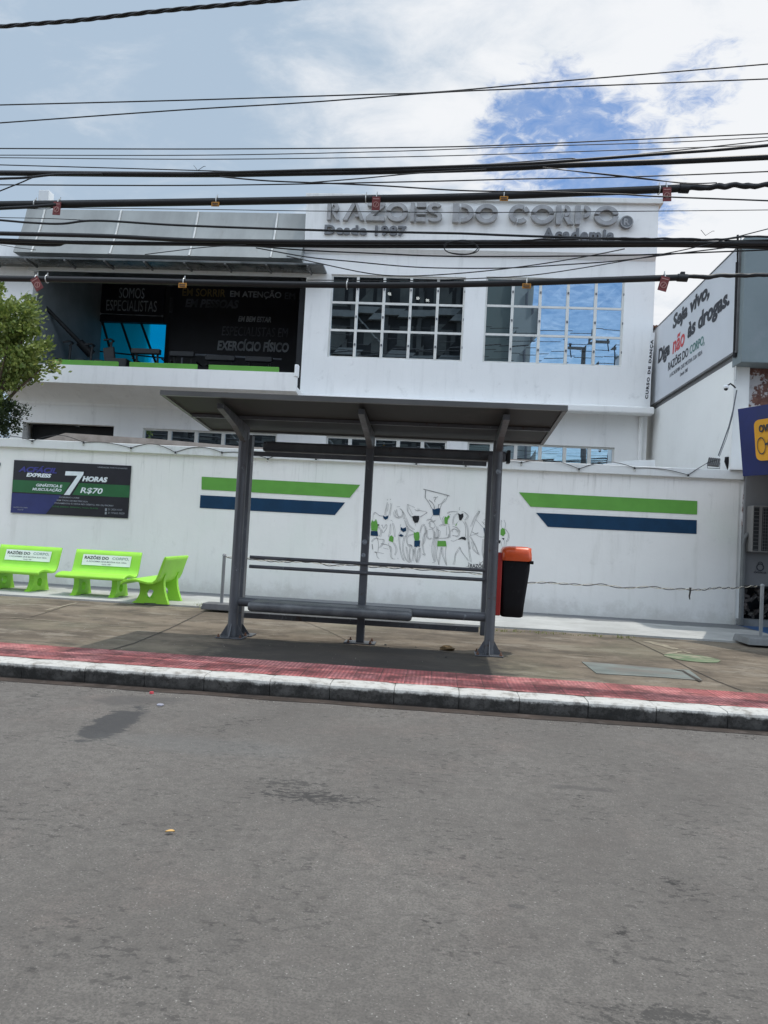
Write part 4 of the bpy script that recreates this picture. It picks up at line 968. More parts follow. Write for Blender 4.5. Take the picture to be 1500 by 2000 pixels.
def gym_stuff():
    Y = 19.06 - .075
    for i, (a, b, lab) in enumerate([(107, 230, 'leftmost long green panel lying on the balcony edge beside the tree'), (253, 385, 'middle long green panel lying on the balcony edge'), (408, 545, 'rightmost long green panel lying on the balcony edge')]):
        A = PY(a, 708, 19.03).x; B_ = PY(b, 708, 19.03).x
        g = MB(); g.rbox(A, B_, 19.02, 19.10, 5.662, 5.80, .008); tag(g.build('green_panel', M_green), lab, 'panel', 'green panels on the balcony edge')
    # cross trainer / treadmills as silhouettes
    def tread(px, wpx, lab, chair=False, Y=21.2, hz=0):
        X = PY(px, 700, Y).x; w = PY(px + wpx, 700, Y).x - X
        t = thing('exercise_machine', lab, 'exercise machine', (X, Y, 5.3), 0, 'dark exercise machines on the terrace')
        g = MB(); g.rbox(X, X + w, Y, Y + 1.5, 5.3, 5.48, .02); g.build('deck', M_black, t)
        for s_ in (.1, w - .16):
            g = MB(); g.cyl((X + s_, Y + .3, 5.45), (X + s_ + .03, Y + .1, 6.35 + hz), .035, n=8); g.build('upright', M_black, t)
        g = MB(); g.rbox(X + .02, X + w - .02, Y - .05, Y + .12, 6.27 + hz, 6.42 + hz, .02); g.build('console', M_black, t)
        g = MB(); g.cyl((X, Y + .1, 6.16 + hz), (X, Y + .7, 6.16 + hz), .025, n=8); g.cyl((X + w, Y + .1, 6.16 + hz), (X + w, Y + .7, 6.16 + hz), .025, n=8); g.build('handrail', M_black, t)
    tread(255, 58, 'dark treadmill with wide console below the cyan window', hz=.18, Y=20.7)
    tread(330, 50, 'dark treadmill beside the wide console, left of the long rail', hz=.16, Y=20.8)
    tread(400, 60, 'dark treadmill in the middle of the terrace', hz=.08, Y=20.8)
    tread(478, 55, 'dark treadmill below the words on the wide banner', hz=.08, Y=20.8)
    g = MB(); a = PY(335, 690, 22.4); b = PY(550, 702, 22.4); g.cyl(a, b, .035, n=8); t = g.build('rail', M_inkgrey); tag(t, 'long grey rail above the dark machines at back of terrace', 'rail')
    for p in (a.lerp(b, .1), a.lerp(b, .9)):
        h = MB(); h.cyl(p, Vector((p.x, p.y, 5.3)), .03, n=8); h.build('rail_leg', M_inkgrey, t)
    # high-back chair
    X = PY(206, 690, 20.9).x; t = thing('exercise_machine', 'dark high-backed machine seat in front of the cyan window', 'exercise machine', (X, 20.9, 5.3), 0, 'dark exercise machines on the terrace')
    Mx = Matrix.Translation((X + .16, 20.9, 6.24)) @ Matrix.Rotation(R(-10), 4, 'Y')
    g = MB(); g.rbox(-.17, .17, -.05, .05, -.1, .42, .03, Mx); g.build('backrest', M_black, t)
    g = MB(); g.rbox(X + .1, X + .75, 20.7, 21.1, 5.95, 6.3, .03); g.build('seat', M_black, t)
    g = MB(); g.rbox(X + .1, X + .6, 20.8, 21.0, 5.3, 5.95, .02); g.build('base', M_black, t)
    # spinning bikes cluster
    for (px, py, hh, lab) in [(118, 700, 1.42, 'dark exercise bike against the left terrace wall'), (160, 700, 1.36, 'dark exercise bike next to the leaning black boom'), (197, 700, 1.52, 'dark exercise bike at the left edge of the cyan window')]:
        Y = 20.9; X = PY(px, py, Y).x; z = 5.3; t = thing('exercise_machine', lab, 'exercise machine', (X, Y, z), 0, 'dark exercise machines on the terrace')
        g = MB(); g.tube([(X - .35, Y, z + .05), (X - .1, Y, z + .5), (X, Y, z + .9)], .05, 8); g.tube([(X + .35, Y, z + .05), (X + .1, Y, z + .4), (X - .15, Y, z + .35)], .05, 8); g.build('frame', M_black, t)
        g = MB(); g.cyl((X + .3, Y - .05, z + .35), (X + .3, Y + .05, z + .35), .26, n=18); g.build('flywheel', M_black, t)
        g = MB(); g.tube([(X + .15, Y - .2, z + hh), (X + .32, Y - .1, z + hh + .06), (X + .32, Y + .1, z + hh + .06), (X + .15, Y + .2, z + hh)], .03, 8); g.tube([(X + .25, Y, z + .4), (X + .3, Y, z + hh)], .035, 8); g.build('handlebar', M_black, t)
        g = MB(); g.rbox(X - .18, X + .1, Y - .1, Y + .1, z + .88, z + .96, .03); g.build('saddle', M_black, t)
    a = PY(62, 572, 20.5); b = PY(155, 668, 21.6); g = MB(); g.cyl(a, b, .05, .07, n=10); g.cyl(b, b + (b - a).normalized() * .5, .13, .15, n=10)
    tag(g.build('folded_awning_boom', M_black), 'long black folded boom leaning down the left terrace wall', 'boom')
gym_stuff()

# ================================================================ NEIGHBOUR (sign wall) + SHOP
nb = thing('neighbour_building', 'neighbouring building with a plain white side wall and peeling front', 'building', (6, 15, 0))
g = MB(); g.box(5.65, 5.95, 14.82, 21.2, 3.09, 5.28); g.build('side_wall', M_side, nb); g = MB(); g.box(5.885, 5.955, 14.97, 21.2, 0, 2.895); g.build('lower_side_wall', M_side, nb)
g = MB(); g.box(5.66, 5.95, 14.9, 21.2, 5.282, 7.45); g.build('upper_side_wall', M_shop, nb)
g = MB(); g.box(5.95, 14, 14.93, 15.1, 2.0, 7.5); g.build('front_wall', M_peel, nb)
g = MB(); g.box(5.66, 14, 15.11, 21.2, 7.45, 7.52); g.build('roof', M_rust, nb)
g = MB()
for k in range(7): g.cyl((5.30 + k * .09, 20.4, 7.62), (5.30 + k * .09, 21.2, 7.66), .045, n=8)
g.build('roof_tile_edge', M_rust, nb)
# board: drugs campaign
sb = thing('campaign_board', 'large white board reading Seja vivo, Diga não às drogas on the side wall', 'sign', (5.6, 17.7, 5.4))
SX = 5.60
def SP(px, py, w=0): p = PX(px, py, SX); return p
yn = PX(1437, 686, SX).y; yf = PX(1269, 793, SX).y
g = MB(); g.box(SX, SX + .045, yn, yf, 5.42, 7.50); g.build('panel', M_white if 0 else mat('board_face', (.62, .645, .68), .45, 0, .04, .5), sb)
g = MB(); g.box(SX - .01, SX + .05, yn - .03, yf + .03, 5.375, 5.418); g.box(SX - .01, SX + .05, yn - .03, yf + .03, 7.502, 7.53)
g.box(SX - .01, SX + .05, yf + .002, yf + .03, 5.42, 7.50); g.box(SX - .01, SX + .05, yn - .03, yn - .002, 5.42, 7.50); g.build('frame', M_base, sb)
def stext(s, bl, tr, mt, **k):
    a = PX(*bl, SX); b = PX(*tr, SX); g = MB()
    letters(g, s, lambda u, v, w: Vector((SX - .003 - w, a.y - u, a.z + v)), 0, 0, a.y - b.y, k.pop('h', None) or (b.z - a.z), depth=.004, **k); g.build('lettering', mt, sb)
def z5(u, v): return (1150 + u / 4, 450 + v / 4)
stext('Seja vivo,', z5(655, 810), z5(945, 480), M_ink, h=.48, bold=.04, shear=.12)
stext('Diga', z5(540, 1075), z5(635, 900), M_ink, h=.50, bold=.04, shear=.1)
stext('não', z5(655, 970), z5(750, 850), mat('red_lettering', (.55, .035, .04), .5), h=.42, bold=.018, shear=.1)
stext('às drogas.', z5(770, 885), z5(1100, 560), M_ink, h=.50, bold=.04, shear=.12)
stext('RAZÕES DO', z5(620, 1100), z5(778, 960), M_ink, h=.27, bold=.02)
stext('CORPO,', z5(788, 985), z5(905, 860), M_inkg, h=.25, bold=.02)
stext('A ACADEMIA QUE MOTIVA SUA VIDA', z5(632, 1155), z5(888, 965), M_inkgrey, h=.12, bold=.0)
stext('Desde 1987', z5(715, 1142), z5(775, 1090), M_inkgrey, h=.09, bold=.0)
# narrow vertical strip between gym and neighbour
nar = thing('vertical_banner', 'narrow white vertical banner squeezed between gym and campaign board', 'banner', (5.55, 20.3, 5.4))
NY = 19.66
nq = [PY(1257, 788, NY), PY(1266.5, 788, NY), PY(1279, 650, NY), PY(1270.5, 650, NY)]
def NB(u, v, w): return (nq[0] * (1 - v) + nq[1] * v) * (1 - u) + (nq[3] * (1 - v) + nq[2] * v) * u - Vector((0, w, 0))
g = MB(); g.prism([(0, 0), (1, 0), (1, 1), (0, 1)], 0, .02, NB); g.build('panel', M_white, nar)
g = MB(); letters(g, 'CURSO DE DANÇA', lambda u, v, w: NB(.06 + u, .90 - v, .022 + w), 0, 0, .84, .74, depth=.003, bold=.05, space=1.25); g.build('lettering', M_ink, nar)
# pipe bundle on the corner
cp = thing('corner_conduit', 'black conduit running up the corner beside the campaign board', 'conduit', (5.6, 14.8, 5.3))
g = MB(); g.cyl((5.62, 14.70, 5.30), (5.60, 14.70, 7.2), .05, .04, n=10); g.cyl((5.60, 14.70, 7.2), (5.58, 14.70, 7.75), .022, n=8); g.build('pipe', M_blackp, cp)
g = MB(); g.cyl((5.66, 14.71, 6.9), (5.65, 14.71, 7.7), .018, n=8); g.cyl((5.66, 14.76, 0 + 4.85), (5.66, 14.76, 5.3), .018, n=8); g.build('wire', M_ring, cp)
# camera, its wire, floodlight
p = PY(1438, 757, 14.6)
cc = thing('security_camera', 'small white dome camera on a short arm at the wall corner', 'security camera', p)
g = MB(); g.tube([p + Vector((.02, .1, .02)), p + Vector((-.05, 0, .03)), p + Vector((-.12, -.02, .07)), p + Vector((-.17, -.02, .03))], .015, 6); g.build('arm', M_blackp, cc)
q = PY(1418, 757, 14.6); g = MB(); g.tube([q + Vector((0, 0, .05)), q + Vector((0, 0, .035)), q, q + Vector((0, 0, -.02))], [.02, .05, .055, .04], 10); hh = g.build('housing', M_white, cc)
g = MB(); g.tube([q + Vector((0, 0, -.015)), q + Vector((0, 0, -.045)), q + Vector((0, 0, -.06))], [.04, .035, .008], 10); g.build('lens', M_black, hh)
g = MB(); g.tube([PY(1439, 762, 14.75), PY(1432, 800, 14.75), PY(1424, 832, 14.75), PY(1412, 866, 14.75), PY(1403, 890, 14.8)], .012, 6); g.tube([PY(1439, 765, 14.76), PY(1431, 812, 14.76), PY(1419, 856, 14.78), PY(1405, 892, 14.8)], .006, 5)
tag(g.build('dangling_wire', M_inkgrey), 'grey wire dangling from the camera down to the floodlight', 'wire')
p = PY(1394, 903, 14.95); fl = thing('floodlight', 'small dark square floodlight tilted back on the wall top', 'floodlight', p)
Mx = Matrix.Translation(p) @ Matrix.Rotation(R(-18), 4, 'Z') @ Matrix.Rotation(R(-38), 4, 'X') @ Matrix.Rotation(R(8), 4, 'Y')
g = MB(); g.rbox(-.11, .11, -.03, .03, -.10, .10, .01, Mx); g.build('housing', M_base, fl)
g = MB(); 
for k in range(6): g.box(-.1 + k * .036, -.09 + k * .036, -.04, -.03, -.09, .09, Mx)
g.build('fins', M_blackp, fl)
g = MB(); g.tube([p + Vector((-.12, 0, 0)), p + Vector((-.12, 0, -.12)), p + Vector((.12, 0, -.12)), p + Vector((.12, 0, 0))], .008, 6); g.build('bracket', M_inkgrey, fl)
p = PY(1425, 925, 14.98); g = MB(); g.tube([p, p + Vector((-.01, 0, .12)), p + Vector((-.05, 0, .25)), p + Vector((-.05, 0, .33))], [.02, .05, .06, .05], 10); g.tube([p + Vector((0, 0, .02)), p + Vector((.1, .0, .1)), p + Vector((.22, 0, .16))], .01, 6)
tag(g.build('horn_lamp', M_blackp), 'narrow dark upright lamp on the wall top, right of the floodlight', 'lamp')

shop = thing('optician_shop', 'shaded shop front under a blue banner at the right edge', 'shop', (8, 14.9, 0))
a = PY(1449, 486, 14.55); b = PY(1449, 710, 14.55)
g = MB(); g.rbox(a.x + .02, 14, 14.45, 14.9, b.z, 7.62, .015); g.build('metal_fascia', M_shopfascia, shop)
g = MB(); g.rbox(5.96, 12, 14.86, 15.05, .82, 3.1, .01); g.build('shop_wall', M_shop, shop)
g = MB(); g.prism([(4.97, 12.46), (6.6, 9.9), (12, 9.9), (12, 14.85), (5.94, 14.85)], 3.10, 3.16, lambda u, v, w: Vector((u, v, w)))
g.build('soffit', M_shop, shop)
g = MB(); g.box(5.96, 12, 15.6, 15.7, 0, .82); g.box(5.96, 12, 14.9, 15.6, .78, .815); g.build('dark_recess', M_dark, shop)
g = MB(); g.box(5.92, 12, 14.8, 15.05, .03, .16); g.build('step', M_basew, shop)
g = MB()
for _ in range(60):
    x_ = random.uniform(6.0, 7.6); z_ = random.uniform(.17, .7); s_ = random.uniform(.03, .09)
    M_ = Matrix.Translation((x_, 15.3, z_)) @ Matrix.Rotation(random.random() * 3, 4, 'Y') @ Matrix.Rotation(random.random(), 4, 'Z')
    g.box(-s_, s_, -.05, .05, -s_ * .4, s_ * .4, M_)
g.build('clutter', mat('recess_clutter', (.12, .10, .09), .8, 0, .8, 4, (.4, .38, .34), 5, .55, .65, .6), shop)
# leftover blue banner: quad hanging forward
bb = thing('blue_banner', 'dark blue shop banner carrying a yellow glasses badge', 'banner', PY(1443, 930, 14.0))
c0 = PY(1441, 799, 12.45); c1 = PY(1451, 930, 12.50)
bx = Vector((1.6, -2.6, 0))          # banner runs forward towards the street
T0 = c0; T1 = c0 + bx + Vector((0, 0, .05)); B0 = c1; B1 = c1 + bx + Vector((0, 0, .0))
def BN(u, v, w):
    p = (B0 * (1 - u) + B1 * u) * (1 - v) + (T0 * (1 - u) + T1 * u) * v
    return p + Vector((-.85, -.52, 0)) * (w + .02 * math.sin(u * 9) * math.sin(v * 4))
g = MB(); NU, NV = 16, 8
for w_ in (0, -.02):
    g.add([BN(i / NU, j / NV, w_) for i in range(NU + 1) for j in range(NV + 1)], [(i * (NV + 1) + j, (i + 1) * (NV + 1) + j, (i + 1) * (NV + 1) + j + 1, i * (NV + 1) + j + 1) for i in range(NU) for j in range(NV)], True)
g.build('cloth', M_blueb, bb)
def rrect(u0, u1, v0, v1, r, rv):
    P = []
    for cx, cy, a0 in ((u1 - r, v1 - rv, 0), (u0 + r, v1 - rv, 90), (u0 + r, v0 + rv, 180), (u1 - r, v0 + rv, 270)):
        for k in range(6): P.append((cx + r * math.cos(R(a0 + 18 * k)), cy + rv * math.sin(R(a0 + 18 * k))))
    return P
badge = MB(); badge.prism(rrect(.10, .36, .20, .79, .03, .08), .03, .045, BN); bo = badge.build('badge', M_yellow, bb)
g = MB(); letters(g, 'OVP', lambda u, v, w: BN(.128 + u, .60 + v, .048 + w), 0, 0, .068, .11, depth=.004, bold=.04)
def ringBN(cu, cv, ru, rv):
    o = [(cu + ru * math.cos(R(15 * k)), cv + rv * math.sin(R(15 * k))) for k in range(24)]
    for k in range(24):
        a_, b_ = o[k], o[(k + 1) % 24]; s_ = .86
        c_, d_ = (cu + (b_[0] - cu) * s_, cv + (b_[1] - cv) * s_), (cu + (a_[0] - cu) * s_, cv + (a_[1] - cv) * s_)
        g.quad(BN(*a_, .05), BN(*b_, .05), BN(*c_, .05), BN(*d_, .05))
ringBN(.137, .41, .025, .125); ringBN(.204, .42, .030, .13); g.prism([(.161, .41), (.176, .42), (.176, .45), (.161, .44)], .048, .052, BN)
g.build('badge_print', M_ink, bo)
# AC unit
a = PY(1468, 987, 14.6); b = PY(1468, 1078, 14.6)
ac = thing('air_conditioner', 'outdoor air conditioner unit mounted on the shaded shop wall', 'air conditioner', (a.x, 14.6, b.z))
g = MB(); x0_ = a.x; g.rbox(x0_ + .02, x0_ + .9, 14.56, 14.858, b.z, a.z, .015); g.build('casing', M_acw, ac)
g = MB()
for k in range(12): z_ = b.z + .05 + k * (a.z - b.z - .1) / 11; g.box(x0_ + .01, x0_ + .14, 14.545, 14.56, z_, z_ + .007)
for k in range(14): z_ = b.z + .05 + k * (a.z - b.z - .1) / 13; g.box(x0_ + .20, x0_ + .86, 14.545, 14.56, z_, z_ + .006)
for k in range(16): x_ = x0_ + .20 + k * .044; g.box(x_, x_ + .005, 14.54, 14.545, b.z + .04, a.z - .04)
g.build('grille', M_base, ac)
g = MB(); g.box(x0_ + .03, x0_ + .13, 14.552, 14.556, b.z + .03, a.z - .03); g.box(x0_ + .19, x0_ + .87, 14.552, 14.556, b.z + .03, a.z - .03); g.build('grille_backing', M_black, ac)
g = MB(); lg = PY(1485, 1106, 14.85); g.prism(arcpoly(lg.x, lg.z - .02, .075, .055, 0, 359, 20), .0, .004, planeY(14.855)); g.prism(arcpoly(lg.x, lg.z + .04, .05, .037, 0, 180, 12), .0, .0045, planeY(14.855)); letters(g, 'ótica', planeY(14.855), lg.x - .12, lg.z - .14, .24, .05, depth=.004)
tag(g.build('wall_logo', M_ink), 'small dark round logo painted under the air conditioner', 'logo')
g = MB(); X_ = PY(1436, 1180, 14.75); g.tube([(5.93, 14.78, .05), (5.93, 14.78, .8), (5.93, 14.78, 1.62), (5.945, 14.78, 1.74), (6.0, 14.78, 1.82), (6.08, 14.78, 1.84), (6.3, 14.78, 1.84)], .045, 12)
tag(g.build('drain_pipe', M_pipe), 'grey pipe rising from the pavement and bending into the air conditioner', 'pipe')

# ================================================================ BUS SHELTER
sh = thing('bus_shelter', 'grey steel bus shelter with a sloping roof and bench beside the kerb', 'bus shelter', (-.95, 9.2, 0))
RXa, RXb = -3.18, 1.28
def rz(y): return 2.835 - (y - 7.8) / 1.8 * .13
def roof_pt(x, y, dz=0): return Vector((x, y, rz(y) + dz))
g = MB()
q = [roof_pt(RXa + .05, 7.85), roof_pt(RXb - .05, 7.85), roof_pt(RXb - .05, 9.55), roof_pt(RXa + .05, 9.55)]
g.add(q + [p + Vector((0, 0, .02)) for p in q], [(0, 1, 2, 3), (4, 5, 6, 7), (0, 1, 5, 4), (2, 3, 7, 6), (1, 2, 6, 5), (0, 3, 7, 4)])
g.build('roof_panel', M_roofu, sh)
def beam(mb, a, b, w, h):
    a = Vector(a); b = Vector(b); d = (b - a).normalized(); s = Vector((0, 0, 1)).cross(d)
    if s.length < .01: s = Vector((1, 0, 0))
    s.normalize(); u = d.cross(s); vs = []
    for p in (a, b):
        for i, j in ((-1, -1), (1, -1), (1, 1), (-1, 1)): vs.append(p + s * (i * w / 2) + u * (j * h / 2))
    mb.add(vs, [(0, 1, 2, 3), (7, 6, 5, 4), (0, 4, 5, 1), (1, 5, 6, 2), (2, 6, 7, 3), (3, 7, 4, 0)])
g = MB()
beam(g, roof_pt(RXa, 7.82, .01), roof_pt(RXb, 7.82, .01), .05, .055); beam(g, roof_pt(RXa, 9.58, .01), roof_pt(RXb, 9.58, .01), .05, .055)
beam(g, roof_pt(RXa + .022, 7.846, .01), roof_pt(RXa + .022, 9.554, .01), .045, .054); beam(g, roof_pt(RXb - .022, 7.846, .01), roof_pt(RXb - .022, 9.554, .01), .045, .054)
g.build('roof_frame', M_rooft, sh)
g = MB(); beam(g, roof_pt(RXa + .05, 8.72, -.02), roof_pt(RXb - .05, 8.72, -.02), .035, .038); g.build('roof_batten', M_steel, sh)
# round end posts with flared feet, square rear companion on the left
def foot(mb, x, y, r=.061, tri=True):
    mb.rbox(x - .17, x + .17, y - .15, y + .15, .002, .016, .004)
    if tri:
        for k in range(4):
            a = math.pi / 2 * k; d = Vector((math.cos(a), math.sin(a), 0)); s = Vector((-d.y, d.x, 0)) * .006
            b0 = Vector((x, y, .018)) + d * r * .9
            P = [b0, b0 + d * .10, b0 + Vector((0, 0, .17))]
            mb.add([p - s for p in P] + [p + s for p in P], [(0, 1, 2), (5, 4, 3), (0, 3, 4, 1), (1, 4, 5, 2), (2, 5, 3, 0)])
def bolts(x, y, par):
    for sx in (-.14, .14):
        for sy in (-.12, .12):
            mb = MB(); mb.cyl((x + sx, y + sy, .018), (x + sx, y + sy, .055), .010, n=8); mb.cyl((x + sx, y + sy, .018), (x + sx, y + sy, .032), .020, n=6); mb.build('bolt', M_rust, par)
for (X, Y, Zt) in ((-2.575, 9.12, 2.62), (.658, 9.04, 2.64)):
    g = MB(); g.cyl((X, Y, .018), (X, Y, Zt), .061, n=28); po = g.build('post', M_steel, sh)
    g = MB(); foot(g, X, Y); g.build('base_plate', M_steel, po)
    bolts(X, Y, po)
g = MB(); g.rbox(-2.598, -2.518, 9.30, 9.44, .018, 2.62, .008); po = g.build('post', M_steel, sh)
g = MB(); g.rbox(-2.66, -2.36, 9.24, 9.52, .002, .018, .003)
P = [Vector((-2.518, 9.37, .018)), Vector((-2.41, 9.37, .018)), Vector((-2.518, 9.37, .16))]
g.add([p - Vector((0, .006, 0)) for p in P] + [p + Vector((0, .006, 0)) for p in P], [(0, 1, 2), (5, 4, 3), (0, 3, 4, 1), (1, 4, 5, 2), (2, 5, 3, 0)]); g.build('base_plate', M_steel, po)
g = MB(); g.rbox(.56, .618, 9.30, 9.44, .2, 2.50, .008); g.build('post', M_steel, sh)
g = MB(); g.rbox(-1.01, -.91, 9.29, 9.39, .018, 2.64, .010); po = g.build('post', M_steel, sh)
g = MB(); g.rbox(-1.16, -.76, 9.22, 9.48, .002, .018, .003); g.build('base_plate', M_steel, po)
bolts(-.96, 9.35, po)
# tapered roof arms
for X, Y in ((-2.56, 9.10), (-.95, 9.30), (.66, 9.05)):
    P = [(Y + .10, 2.55), (Y + .10, rz(Y + .1) - .03), (8.02, rz(8.02) - .03), (8.02, rz(8.02) - .09), (8.6, rz(8.6) - .15), (Y - .08, 2.50)]
    g = MB(); g.prism(P, X - .035, X + .035, lambda u, v, w: Vector((w, u, v))); g.build('roof_arm', M_steel, sh)
# long members
g = MB(); g.rbox(-2.40, .80, 9.405, 9.52, 2.425, 2.56, .03); g.build('beam', M_steel, sh)
g = MB(); g.rbox(.80, .845, 9.395, 9.53, 2.41, 2.575, .006); g.build('beam_cap', M_black, sh)
g = MB(); g.box(-2.49, .54, 9.33, 9.36, 2.35, 2.41); g.build('rail', M_steel, sh)
for z_ in (1.025, .905): g = MB(); g.cyl((-2.45, 9.30, z_), (.58, 9.27, z_), .0235, n=12); g.build('rail', M_steel, sh)
g = MB(); g.rbox(-2.49, .54, 9.305, 9.33, .235, .305, .006); g.build('rail', M_steel, sh)
g = MB(); g.cyl((-2.52, 9.16, .455), (.60, 9.10, .455), .057, n=24); g.build('seat_tube', M_steel, sh)
# rolled perforated bench seat
def perf_mat():
    mt, n, l, b = newmat('perforated_sheet')
    co = n.new('ShaderNodeTexCoord').outputs['Object']; sp = n.new('ShaderNodeSeparateXYZ'); l.new(co, sp.inputs[0])
    sx = mth(n, l, 'SINE', mth(n, l, 'MULTIPLY', sp.outputs[0], 2 * math.pi / .03)); sy = mth(n, l, 'SINE', mth(n, l, 'MULTIPLY', sp.outputs[1], 2 * math.pi / .03))
    h = mrange(n, l, mth(n, l, 'MULTIPLY', sx, sy), .25, .45)
    up = n.new('ShaderNodeNewGeometry'); su = n.new('ShaderNodeSeparateXYZ'); l.new(up.outputs['Normal'], su.inputs[0])
    h = mth(n, l, 'MULTIPLY', h, mrange(n, l, su.outputs[2], .8, .95))
    c = cmix(n, l, mrange(n, l, tnoise(n, l, 5, 6, .7), .35, .7), (.10, .105, .112), (.17, .175, .18))
    c = cmix(n, l, h, c, (.015, .015, .017)); l.new(c, b.inputs['Base Color']); b.inputs['Roughness'].default_value = .42; b.inputs['Metallic'].default_value = .25; return mt
g = MB(); Mx = None
prof = []
for k in range(9): t = R(90 + 22.5 * k); prof.append((8.80 + .05 * math.cos(t), .44 + .062 * math.sin(t)))
prof = prof + [(9.10, .385), (9.16, .40), (9.20, .44), (9.20, .50), (9.15, .502)]
xs_ = [-2.30, -2.285, -2.26, -1.6, -.9, -.34, -.315, -.30]; ins = [.03, .012, 0, 0, 0, 0, .012, .03]
vs = []; cyc, czc = 8.98, .445
for x_, i_ in zip(xs_, ins):
    for (y_, z_) in prof:
        k_ = 1 - i_ / .06 if i_ else 1
        vs.append((x_, cyc + (y_ - cyc) * (1 - i_ * 1.5), czc + (z_ - czc) * (1 - i_ * 8)))
n_ = len(prof); fs = [(a * n_ + b, a * n_ + (b + 1) % n_, (a + 1) * n_ + (b + 1) % n_, (a + 1) * n_ + b) for a in range(len(xs_) - 1) for b in range(n_)]
g.add(vs, fs, True); g.add(vs[:n_], [list(range(n_))]); g.add(vs[-n_:], [list(range(n_))[::-1]])
g.build('seat', perf_mat(), sh)
M_stick = mat('faded_sticker', (.26, .29, .32), .6, 0, .5, 30)
for (X, z_, r_) in ((.668, 2.25, .033), (-.965, 1.30, .034), (-.97, 1.13, .028)):
    Yp = 8.975 if X > 0 else 9.288; g = MB(); g.cyl((X, Yp, z_), (X, Yp - .003, z_), r_, n=16); g.build('sticker', M_stick, sh)

# ================================================================ LITTER BIN
bn = thing('litter_bin', 'black litter bin with a rounded orange lid fixed to the shelter post', 'litter bin', (.98, 9.35, .45))
def loft(mb, rings, smooth=True, cap=True):
    n = len(rings[0]); vs = [v for r in rings for v in r]
    mb.add(vs, [(a * n + b, a * n + (b + 1) % n, (a + 1) * n + (b + 1) % n, (a + 1) * n + b) for a in range(len(rings) - 1) for b in range(n)], smooth)
    if cap: mb.add(rings[0], [list(range(n))[::-1]]); mb.add(rings[-1], [list(range(n))])
def rr3(cx, cy, hw, hd, r, z, n=6):
    P = []
    for sx, sy, a0 in ((1, 1, 0), (-1, 1, 90), (-1, -1, 180), (1, -1, 270)):
        for k in range(n): a = R(a0 + 90 * k / (n - 1)); P.append(Vector((cx + sx * (hw - r) + r * math.cos(a), cy + sy * (hd - r) + r * math.sin(a), z)))
    return P
BX, BYc = .975, 9.38
g = MB(); loft(g, [rr3(BX + dx_, BYc, hw, hw * .92, .05, z_) for z_, hw, dx_ in ((.455, .118, -.035), (.47, .14, -.035), (.62, .146, -.03), (1.05, .172, -.01), (1.20, .176, -.01))]); g.build('body', M_blackp, bn)
g = MB(); loft(g, [rr3(BX + dx_, BYc, hw, hd, .06, z_) for z_, hw, hd, dx_ in ((1.165, .186, .19, -.01), (1.19, .190, .195, -.01), (1.24, .188, .195, -.01), (1.295, .181, .185, -.01), (1.33, .170, .16, .005), (1.345, .12, .10, .01), (1.348, .04, .03, .01))])
lid = g.build('lid', M_orange, bn)
g = MB(); g.rbox(BX + .15, BX + .195, BYc - .21, BYc - .19 + .05, 1.135, 1.175, .006); g.build('lid_catch', M_blackp, lid)
g = MB(); g.rbox(.728, .79, 9.22, 9.40, .47, 1.26, .01); g.build('mounting_plate', M_red, bn)

